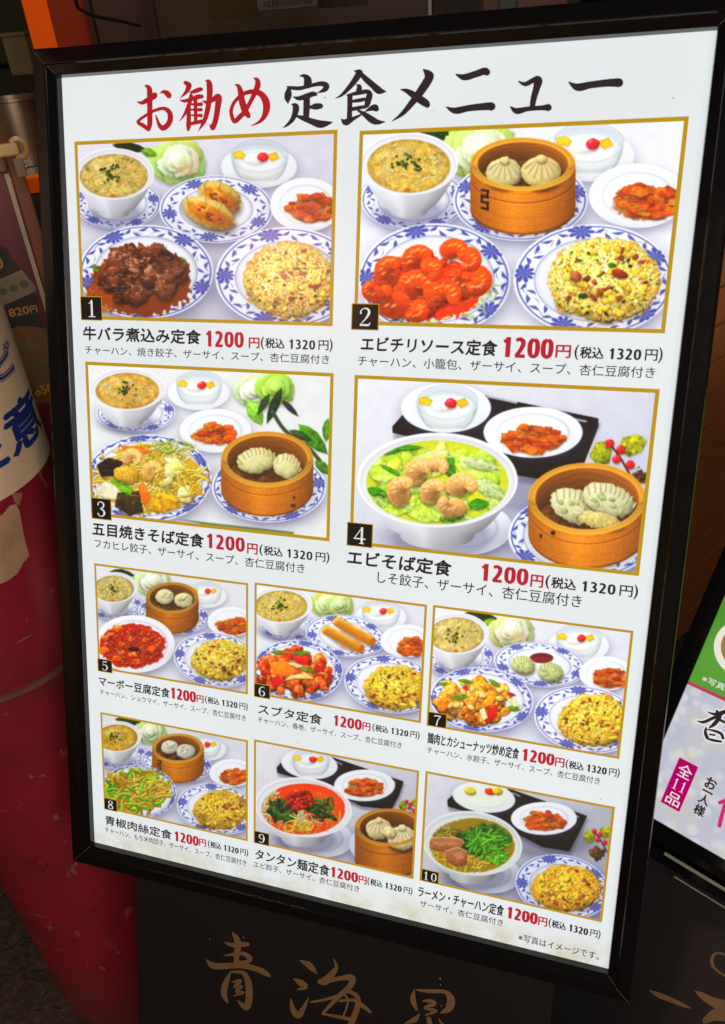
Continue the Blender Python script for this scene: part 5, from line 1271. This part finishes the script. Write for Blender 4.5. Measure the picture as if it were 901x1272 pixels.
mb = MB(); mb.box(-.66, -.626, .20, ytop + .012, -.03, .008, bev=.003); mb.build('frame_bar', M_WOODB, poster)
mb = MB(); mb.box(-.625, .005, ytop - .018, ytop + .012, -.03, .008, bev=.003); mb.build('frame_bar', M_WOODB, poster)
mb = MB(); mb.box(-.001, .005, .25, ytop - .019, -.004, .010); mb.build('glazing_strip', simple('pale_strip', (.40, .34, .26), .4), poster)
for x in (-.60, -.02): mb = MB(); mb.box(x - .02, x + .02, 0, .2, -.026, -.004); mb.build('stand_leg', M_WOODB, poster)
cL = lambda x, y: LP.at(x, y, .001)
def lp_poly(name, P, col, z=.0006, rough=.5):
    mb = MB(); fan(mb, [LP.at(x, y, z) for x, y in P], z); return mb.build(name, simple(name, col, rough, .3, 60, bump=.1), poster)
lp_poly('dark_band', [(-30, 345), (10, 318), (20, 325), (46, 372), (52, 410), (-30, 420)], (.016, .010, .008))
lp_poly('black_band', [(-10, 302), (8, 308), (14, 322), (8, 336), (-10, 338)], (.010, .007, .006), .0008)
lp_poly('white_tray', [(-10, 350), (2, 346), (27, 335), (45, 356), (44, 362), (8, 378), (-10, 384)], (.20, .17, .13), .0010)
mb = MB()
for (x, y, r, mi) in ((8, 350, 6, 0), (22, 346, 6, 0), (17, 358, 6, 1), (30, 353, 6, 1), (4, 362, 6, 1), (-4, 354, 6, 0)):
    x0, y0 = LP.at(x, y, .0016); x1, y1 = LP.at(x + r, y, .0016); R = abs(x1 - x0); fan(mb, [(x0 + R * cos(a * pi / 6), y0 + R * .9 * sin(a * pi / 6)) for a in range(12)], .0016 + .0001 * mi, mi)
mb.build('dumpling_print', [simple('bun_print', (.20, .15, .08), .5, .5, 90), simple('green_bun_print', (.08, .10, .03), .5, .5, 90)], poster)
lp_poly('brown_bowl_print', [(-5, 425), (8, 410), (25, 405), (46, 406), (60, 410), (64, 440), (62, 500), (30, 505), (20, 480), (5, 450)], (.15, .065, .022), .0012)
mb = MB(); r_ = random.Random(3)
for (x, y, r) in ((38, 432, 13), (50, 458, 14), (52, 480, 12), (34, 452, 10)):
    x0, y0 = LP.at(x, y, .0018); R = abs(LP.at(x + r, y, .0018)[0] - x0); fan(mb, [(x0 + R * cos(a * pi / 7) * r_.uniform(.85, 1.1), y0 + R * 1.0 * sin(a * pi / 7) * r_.uniform(.85, 1.1)) for a in range(14)], .0018 + .0001 * (x % 3))
mb.build('steamed_bun_print', simple('steamed_bun_print', (.12, .085, .035), .5, .6, 70), poster)
M_PGOLD = simple('poster_gold', (.42, .20, .045), .5, .2, 60, bump=0)
M_PYEL = simple('poster_yellow', (.45, .28, .04), .5, .2, 60, bump=0)
mb = MB()
x0, y0 = LP.at(13, 394, .0022); x1, y1 = LP.at(37, 388, .0022); x2, y2 = LP.at(47, 386, .0022)
ht = LP.at(13, 384, .0022)[1] - y0
fit_text(mb, '820', x0, y0, x1, ht, .0022, BOLD, y1=y0); fit_text(mb, '円', x1 + .002, y0, x2, ht * .9, .0022, BOLD)
mb.build('poster_price', M_PGOLD, poster)
mb = MB(); x0, y0 = LP.at(45, 492, .0024); x1, _ = LP.at(68, 488, .0024); ht = LP.at(45, 480, .0024)[1] - y0
fit_text(mb, '650', x0, y0, x1, ht, .0024, BOLD); mb.build('poster_price', M_PYEL, poster)
mb = MB(); x0, y0 = LP.at(-8, 336, .0024); x1, _ = LP.at(5, 332, .0024); ht = LP.at(0, 318, .0024)[1] - y0
fit_text(mb, 'の', x0, y0, x1, ht, .0024, BOLD); mb.build('poster_kana', M_PGOLD, poster)

# ================================================================ second lit board on the right
RM, rs_ = upright(812, 1020, .80, radians(-26), radians(40))
RP = Pl(RM)
b2 = thing('menu_board', 'lit board with pale flower print, green corner and magenta tag, right edge', 'menu board', RM)
rx = RP.at(833, 900)[0]; ry = RP.at(855, 1041)[1]
rt = RP.at(901, 640)[1] + .25
mb = MB(); mb.box(rx - .01, rx + .55, ry - .01, rt, -.005, 0)
k = NT('lit_flower_print'); tc = k.n('ShaderNodeTexCoord'); vo = k.n('ShaderNodeTexVoronoi'); vo.feature = 'DISTANCE_TO_EDGE'; vo.inputs['Scale'].default_value = 42; vo.inputs['Randomness'].default_value = .85; k.l(tc.outputs['Object'], vo.inputs['Vector'])
vc = k.n('ShaderNodeTexVoronoi'); vc.inputs['Scale'].default_value = 56; vc.inputs['Randomness'].default_value = .85; k.l(tc.outputs['Object'], vc.inputs['Vector'])
pet = k.ramp(vc.outputs['Distance'], [(.30, (1, 1, 1)), (.42, (.55, .55, .55)), (.50, (.1, .1, .1)), (.62, (0, 0, 0))])
hue = k.ramp(k.noise(24, 2), [(.34, srgb(198, 206, 226)), (.5, srgb(216, 216, 230)), (.62, srgb(220, 224, 196)), (.75, srgb(212, 218, 228))])
c = k.mix(pet, k.mix(.5, hue, srgb(176, 184, 204)), k.mix(k.ramp(k.noise(30, 2), [(.4, (0, 0, 0)), (.6, (1, 1, 1))]), srgb(222, 220, 228), hue))
k.l(c, k.b.inputs['Emission Color']); k.b.inputs['Emission Strength'].default_value = .80; k.b.inputs['Base Color'].default_value = (.15, .15, .15, 1); k.b.inputs['Roughness'].default_value = .25
mb.build('lit_panel', k.m, b2)
PROF2 = [(0., -.003), (0., .004), (.0012, .005), (.013, .007), (.014, .010), (.024, .010), (.0255, .008), (.0255, -.045)]
frame_bars(b2, rx, rx + .54, ry, rt, PROF2, M_LAC)
mb = MB(); mb.box(rx - .03, rx + .57, ry - .03, rt + .03, -.063, -.055); mb.build('box_back', M_LAC, b2)
# ledge under it, its edge highlights painted as pale strips
mb = MB(); mb.box(rx - .02, rx + .56, ry - .050, ry - .032, -.045, .011, bev=.003); mb.build('ledge', M_LAC, b2)
M_TR = simple('highlight_strip', (.20, .23, .18), .3)  # pale strips stand in for highlights along the ledge
for (pa_, pb_, th) in (((826, 1058), (901, 1104), .0042), ((838, 1088), (901, 1128), .0016)):
    (ax, ay), (bx_, by_) = RP.at(*pa_, .016), RP.at(*pb_, .016); mb = MB(); mb.box(ax, rx + .56, (ay + by_) / 2 - th, (ay + by_) / 2, .0122, .016, bev=.0006); mb.build('ledge_highlight', M_TR, b2)
    print('trim', ay, by_, ry)
mb = MB(); mb.box(rx - .02, rx + .56, .03, ry - .052, -.04, -.004, bev=.003); bb = mb.build('base_panel', M_VIN, b2)
for x in (rx + .02, rx + .52): mb = MB(); mb.box(x - .02, x + .02, 0, .06, -.10, .06); mb.build('stand_foot', M_STEELB, b2)
def rp(name, P, mat, z, parent=None):
    mb = MB(); fan(mb, [RP.at(x, y, z) for x, y in P], z); return mb.build(name, mat, parent or b2)
G = [RP.at(x, y, .0004) for x, y in ((857.5, 847), (901, 868))]
k = NT('green_ink'); k.l(k.mix(k.noise(9, 2), srgb(72, 140, 34), srgb(104, 186, 66)), k.b.inputs['Emission Color']); k.b.inputs['Emission Strength'].default_value = .80; k.b.inputs['Base Color'].default_value = (.02, .04, .01, 1)
gy = (G[0][1] + G[1][1]) / 2
mb = MB(); rect(mb, rx, rx + .54, gy, rt, .0004); mb.build('green_print', k.m, b2)
mb = MB(); rect(mb, rx, rx + .54, gy - .004, gy + .001, .0006); mb.build('red_rule', ink('rule_red_ink', srgb(184, 60, 84)), b2)
mb = MB(); P0 = RP.at(926, 806, .0008); P1 = RP.at(889, 792, .0008); R = math.hypot(P0[0] - P1[0], P0[1] - P1[1])
fan(mb, [(P0[0] + R * cos(a * pi / 24), P0[1] + R * sin(a * pi / 24)) for a in range(48)], .0008, 0); fan(mb, [(P0[0] + R * .78 * cos(a * pi / 24), P0[1] + R * .02 + R * .78 * sin(a * pi / 24)) for a in range(48)], .0010, 1)
mb.build('dish_print', [ink('dish_white_ink', srgb(226, 224, 214)), ink('dish_soup_ink', srgb(150, 124, 54))], b2)
def rtext(name, txt, a, b, h, z, mat, wt=PLAIN):
    x0, y0 = RP.at(*a, z); x1, y1 = RP.at(*b, z); hy = RP.at(a[0] - (a[0] - a[0]), a[1] - h, z)[1] - RP.at(a[0], a[1], z)[1]
    mb = MB(); fit_text(mb, txt, x0, (y0 + y1) / 2, x1, hy, z, wt); return mb.build(name, mat, b2)
rtext('small_note', '※写真', (871, 846), (899, 858), 9, .0010, M_WHT, PLAIN)
# 香 brush character with white halo, magenta tag, column of black characters
KC = (800, 880, 6.36)
KS = [[(420, 98, 6), (470, 108, 24), (530, 84, 26), (600, 50, 26), (660, 20, 24)], [(505, 28, 8), (560, 44, 22), (640, 20, 22)], [(575, 20, 20), (600, 60, 34), (560, 120, 34), (520, 150, 16)],
      [(492, 150, 12), (486, 190, 26), (500, 230, 28)], [(500, 165, 10), (560, 178, 20), (610, 200, 24), (625, 235, 24)], [(520, 205, 14), (560, 210, 16)], [(500, 238, 16), (550, 252, 22), (610, 262, 18)], [(600, 90, 20), (660, 120, 24)]]
brush(b2, 'brush_character_halo', M_WHT, .0012, [(KC, [[(x, y, q + 22) for x, y, q in s] for s in KS])], RP)
brush(b2, 'brush_character', M_TBLK, .0016, [(KC, KS)], RP)
cr = Cr(RP, *KC, .001)
c0, c1, c2, c3 = cr(285, 388), cr(435, 465), cr(275, 816), cr(128, 735)
tx0 = (c0[0] + c3[0]) / 2; tx1 = (c1[0] + c2[0]) / 2; ty1 = (c0[1] + c1[1]) / 2; ty0 = (c2[1] + c3[1]) / 2
mb = MB(); q_ = .0012; W_, H_ = tx1 - tx0, ty1 - ty0
P = []
for (cx_, cy_, a0) in ((tx1 - q_, ty1 - q_, 0), (tx0 + q_, ty1 - q_, 1), (tx0 + q_, ty0 + q_, 2), (tx1 - q_, ty0 + q_, 3)): P += [(cx_ + q_ * cos((a0 + i / 3) * pi / 2), cy_ + q_ * sin((a0 + i / 3) * pi / 2)) for i in range(4)]
fan(mb, P, .0010); tag_o = mb.build('magenta_tag', ink('magenta_ink', srgb(176, 0, 100)), b2)
mb = MB(); fit_text(mb, '全', tx0 + W_ * .16, ty1 - H_ * .345, tx0 + W_ * .86, H_ * .27, .0013, PLAIN)
digits(mb, '11', SERIF, tx0 + W_ * .12, tx0 + W_ * .90, ty1 - H_ * .64, ty1 - H_ * .40, .0013, fat=.8)
fit_text(mb, '品', tx0 + W_ * .16, ty0 + H_ * .05, tx0 + W_ * .86, H_ * .25, .0013, PLAIN); mb.build('tag_lettering', M_WHT, tag_o)
mb = MB(); x0 = cr(455, 600)[0]; x1 = cr(560, 590)[0]
yy = [cr(505, 530)[1], cr(440, 850)[1]]; hc = (yy[0] - yy[1]); x0, x1 = cr(437, 700)[0] - .0, cr(437, 700)[0] + abs(x1 - x0) * .95
for i, (ch, f0, f1, xx) in enumerate((('お', 0, .28, 0), ('一', .35, .39, 0), ('人', .46, .70, 0), ('様', .74, 1., 0))):
    fit_text(mb, ch, x0, yy[0] - hc * f1, x1, hc * (f1 - f0), .0010, BOLD if ch != '一' else PLAIN)
mb.build('column_lettering', M_TBLK, b2)
M_MAG = ink('pink_ink', srgb(206, 40, 110))
brush(b2, 'pink_lettering', M_MAG, .0010, [(KC, [[(600, 745, 30), (660, 720, 30)], [(640, 760, 30), (615, 850, 32), (598, 925, 34)]])], RP)
BK = (790, 1130, 8.117)
cz = -.0034
for P_ in ([[(140, 815, 10), (230, 860, 52), (380, 920, 50), (480, 965, 34), (560, 995, 6)]], [[(600, 820, 12), (660, 860, 60), (760, 920, 90), (900, 980, 130)], [(700, 1120, 60), (800, 1060, 120), (920, 1060, 140)]], [[(890, 450, 20), (820, 435, 22), (770, 480, 34), (775, 560, 32), (830, 620, 20), (900, 665, 22)]]):
    brush(bb, 'gold_stroke', M_GV, cz, [(BK, P_)], RP)

# ================================================================ shop front behind
M_OR = simple('orange_paint', (.62, .085, .003), .75, .12, 10, spec=.08); M_ORD = simple('shaded_orange', (.16, .022, .008), .85, .2, 8, spec=.05)  # second tone is the orange post's side face, shade put into its colour
def place(px, py, dist):
    d = ray(px, py); t = dist / math.hypot(d.x, d.y); return Vector((0, 0, CAMZ)) + d * t
# orange post and counter
p = place(29, 10, 1.95); q = place(50, 20, 1.95); phi = math.atan2(q.y - p.y, q.x - p.x)
ct = thing('shop_counter', 'orange counter post and shelf with its side painted in shaded red, top left', 'counter', Matrix.Translation((p.x, p.y, 0)) @ Matrix.Rotation(radians(38), 4, 'Z'))
CP = ct.matrix_world.inverted()
wv = (place(54, 20, 1.98) - place(29, 20, 1.95)).length
mb = MB(); mb.box(0, .047, 0, .05, 0, 2.5, bev=.002); mb.build('post', M_OR, ct)
mb = MB(); mb.box(.0475, .30, .004, .046, 0, 2.5); mb.build('post_side', M_ORD, ct)
zs = place(40, 216, 1.9).z; zs2 = place(40, 236, 1.9).z
mb = MB(); mb.box(-.60, .35, -.10, -.06, zs2, zs, bev=.002); mb.build('shelf', M_OR, ct, label='orange shelf edge')
mb = MB(); mb.box(-.60, .35, -.06, .40, zs - .02, zs - .001); mb.build('shelf_top', simple('steel_worktop', (.10, .10, .09), .35, .3, 30, metal=.6), ct)
mb = MB(); mb.box(-.60, .35, -.085, -.065, 0, zs2 - .001); mb.build('front_panel', simple('dark_panel', (.006, .006, .006), .6), ct)
# pot
def lathe_thing(name, label, cat, loc, prof, mat, part=None, n=48):
    o = thing(name, label, cat, loc=loc); mb = MB(); mb.lathe(prof, n); mb.build(part or 'body', mat, o); return o
pc = place(36, 205, 2.10); zt = zs
k = NT('brushed_steel'); k.l(k.mix(k.noise(8, 5), (.13, .10, .07), (.26, .20, .14)), k.b.inputs['Base Color']); k.b.inputs['Metallic'].default_value = .9; k.b.inputs['Roughness'].default_value = .32; k.bump(k.noise(60, 4, vec=(1, 1, .05)), .1, .002); M_ST = k.m
pr = .085
pot = lathe_thing('steel_pot', 'round steel stock pot standing on the orange shelf', 'pot', (pc.x, pc.y, zt), [(.001, .001), (pr, .001), (pr, .125), (pr + .005, .127), (pr + .005, .132), (pr - .003, .132), (pr - .003, .02), (.001, .02)], M_ST)
mb = MB(); mb.tube([Vector((cos(a) * .02, -pr - .02 * sin(a * 1.0), .09 + .0 * a)) for a in (0, .8, 1.57, 2.3, 3.14)], .004, 8); mb.build('handle', M_ST, pot)
pk = place(38, 92, 2.5)
o = thing('paper_carton', 'small yellowish paper carton in the dark kitchen, above the pot', 'carton', loc=(pk.x, pk.y, pk.z)); M_CART = simple('yellow_card', (.12, .10, .05), .7, .2, 30)
mb = MB(); mb.box(-.035, .035, -.03, .03, 0, .085, bev=.003); mb.build('box', M_CART, o); mb = MB(); mb.box(-.037, .037, -.032, .032, .0855, .094, bev=.002); mb.build('lid', M_CART, o)
M_KIT = simple('kitchen_steel', (.022, .030, .026), .40, .6, 2.2, metal=.3, bump=.1)
hood = thing('kitchen_cabinet', 'dark greenish steel kitchen cabinet behind the pot, at the left edge', 'cabinet', loc=(-2.2, 2.55, 0))
mb = MB(); mb.box(-.9, .9, 0, .5, 0, pk.z - .002, bev=.01); mb.build('lower_unit', M_KIT, hood); mb = MB(); mb.box(-.9, .9, .12, .5, pk.z + .002, 2.7, bev=.01); mb.build('upper_unit', M_KIT, hood)
mb = MB(); mb.tube([(-.6, .10, 2.0), (.6, .10, 2.0)], .012, 10); mb.build('rail', M_ST, hood)
o.location = (pk.x, 2.55 + .07, pk.z) if False else (pk.x, pk.y, pk.z)
# clip holding the poster
pq = place(14, 188, 1.14)
cl = thing('clip', 'cream plastic spring clip at the top of the dumpling poster', 'clip', Matrix.Translation(pq) @ Matrix.Rotation(radians(40), 4, 'Z') @ Matrix.Scale(.75, 4))
M_CL = simple('cream_plastic', (.42, .27, .10), .4, .15, 40)
mb = MB(); mb.box(-.030, .012, -.01, .012, -.006, .012, bev=.003); mb.build('jaw', M_CL, cl)
mb = MB(); mb.tube([(.012 + .012 * cos(a), 0, .003 + .014 * sin(a)) for a in np.linspace(-2.2, 2.4, 12)], .0045, 8); mb.build('handle', M_CL, cl)
mb = MB(); mb.box(-.002, .014, -.006, .010, -.040, -.010, bev=.002); mb.build('lower_arm', simple('grey_plastic', (.16, .12, .08), .5), cl)
mb = MB()
for z in (-.034, -.026, -.018): mb.box(.0145, .017, -.006, .010, z, z + .004)
mb.build('ridges', M_CL, cl)
# dark cabinet with notice, purple brown fascia, poster strip
pa = place(150, 40, 1.75); pb = place(538, 12, 1.75 * 1.0)
dk = thing('display_case', 'dark glass fronted case with a small grey notice, behind the top of the menu board', 'display case', Matrix.Translation((place(160, 40, 1.55).x, 1.42, 0)))
wdt = place(537, 10, 1.0); xw1 = wdt.x / wdt.y * 1.42 - dk.location.x
M_DG = simple('dark_glass', (.014, .013, .011), .30, .4, 6, bump=.05)
mb = MB(); mb.box(0, xw1, 0, .5, .9, 2.6, bev=.006); mb.build('case_body', M_DG, dk)
def dp(px, py): d = ray(px, py); t = (1.42 - .0) / d.y; return d.x * t - dk.location.x, CAMZ + d.z * t
mb = MB()
x0, z0 = dp(262, 24); x1, z1 = dp(318, -20); mb.box(x0, x1, -.003, -.0005, min(z0, z1), max(z0, z1)); M_PB = simple('pane_black', (.004, .004, .004), .2); mb.build('dark_pane', M_PB, dk); mb = MB()
x0, z0 = dp(396, 10); x1, z1 = dp(455, -30); mb.box(x0, x1, -.003, -.0005, min(z0, z1), max(z0, z1)); mb.build('dark_pane', M_PB, dk)
x0, z0 = dp(322, 14); x1, z1 = dp(392, -30)
mb = MB(); mb.box(x0, x1, -.004, -.0005, z0, z1); nt = mb.build('notice', simple('grey_notice', (.035, .034, .028), .6), dk)
mb = MB(); r_ = random.Random(8); x = x0 + .012
xa_, za_ = dp(330, 10); 
while x < x1 - .012:
    wv_ = r_.uniform(.004, .007); mb.box(x, x + wv_ * .8, -.0048, -.0042, za_ + r_.uniform(0, .002), za_ + .010 + r_.uniform(-.002, .002)); x += wv_ + .0012
mb.build('notice_marks', simple('notice_marks', (.006, .006, .006), .6), nt)
mb = MB(); mb.box(0, xw1, -.02, -.001, dp(300, 52)[1] - .006, dp(300, 52)[1], bev=.001); mb.build('case_rail', M_LAC, dk)
pf = place(118, 40, 1.75)
fa_ = thing('wall_pipe', 'black bent cable hanging over the shaded red post side, top left', 'cable')
c_ = [place(x, y, 1.70) for x, y in ((92, -30), (94, 0), (97, 10), (110, 17), (128, 22), (150, 26), (175, 32))]
mb = MB(); mb.tube([Vector(v) for v in c_], .0032, 8); 
bpy.data.objects.remove(fa_); mb.build('cable', simple('cable_rubber', (.003, .0025, .0025), .85, spec=.1), None, label='black bent cable hanging in front of the shaded red post side, top left', category='cable')
fs = thing('wall_panel', 'dark purplish brown wall panel between the shaded red post side and the dark case', 'wall panel', loc=(place(130, 30, 1.9).x, place(130, 30, 1.9).y, 0))
mb = MB(); mb.box(-.02, .40, 0, .03, 0, 2.6, bev=.003); mb.build('board', simple('purple_brown', (.030, .011, .012), .6, .4, 9), fs)
mb = MB(); mb.box(-.03, -.021, -.006, .03, 0, 2.6); mb.build('edge_strip', simple('strip_dark', (.02, .010, .010), .5), fs)
st = thing('wall_poster', 'blurred strip of tan, red and teal panels at the top edge', 'poster', loc=(0, 1.9, 0))
def sp_(px): d = ray(px, 8); return d.x / d.y * 1.9
zz = CAMZ + (lambda d: d.z / d.y * 1.9)(ray(600, 18))
cols = [(.10, .06, .035), (.16, .03, .02), (.09, .04, .028), (.04, .07, .05), (.12, .045, .03)]
xs_ = [537, 552, 590, 620, 642, 705]
for i in range(5):
    mb = MB(); mb.box(sp_(xs_[i]) + .001, sp_(xs_[i + 1]) - .001, 0, .01, zz - .12, zz + .35); mb.build('panel', simple('poster_panel', cols[i], .6, .35, 14), st)
mb = MB(); mb.box(sp_(530), sp_(720), .0105, .03, .9, 2.6); mb.build('backing_board', MDARK, st)
# plank wall at the right
WM, ws_ = upright(880, 600, 1.75, radians(57))
wl = thing('plank_wall', 'brown boarded wall seen between the two lit boards at the right edge', 'wall', WM)
M_PL = simple('brown_plank', (.26, .10, .035), .6, .3, 7, bump=.3)
pme = None
WP = Pl(WM)
ys_ = [WP.at(*p)[1] for p in ((858, 660), (868, 622), (876, 582), (880, 545), (884, 508))]
st_ = abs(ys_[0] - ys_[-1]) / 4
print('plank step', st_, ws_)
nn = 0; y = .02
while y < 2.5 and nn < 60:
    if pme is None:
        mb = MB(); mb.box(-.30, 1.6, 0, st_ - .006, -.02, 0, bev=.002); o = mb.build('plank', M_PL, wl); pme = o.data
    else: o = bpy.data.objects.new('plank', pme); link(o, wl)
    o.location = (0, y, random.Random(nn).uniform(-.002, .002)); y += st_; nn += 1
mb = MB(); mb.box(-.30, 1.6, 0, 2.5, -.05, -.024); mb.build('backing', MDARK, wl)
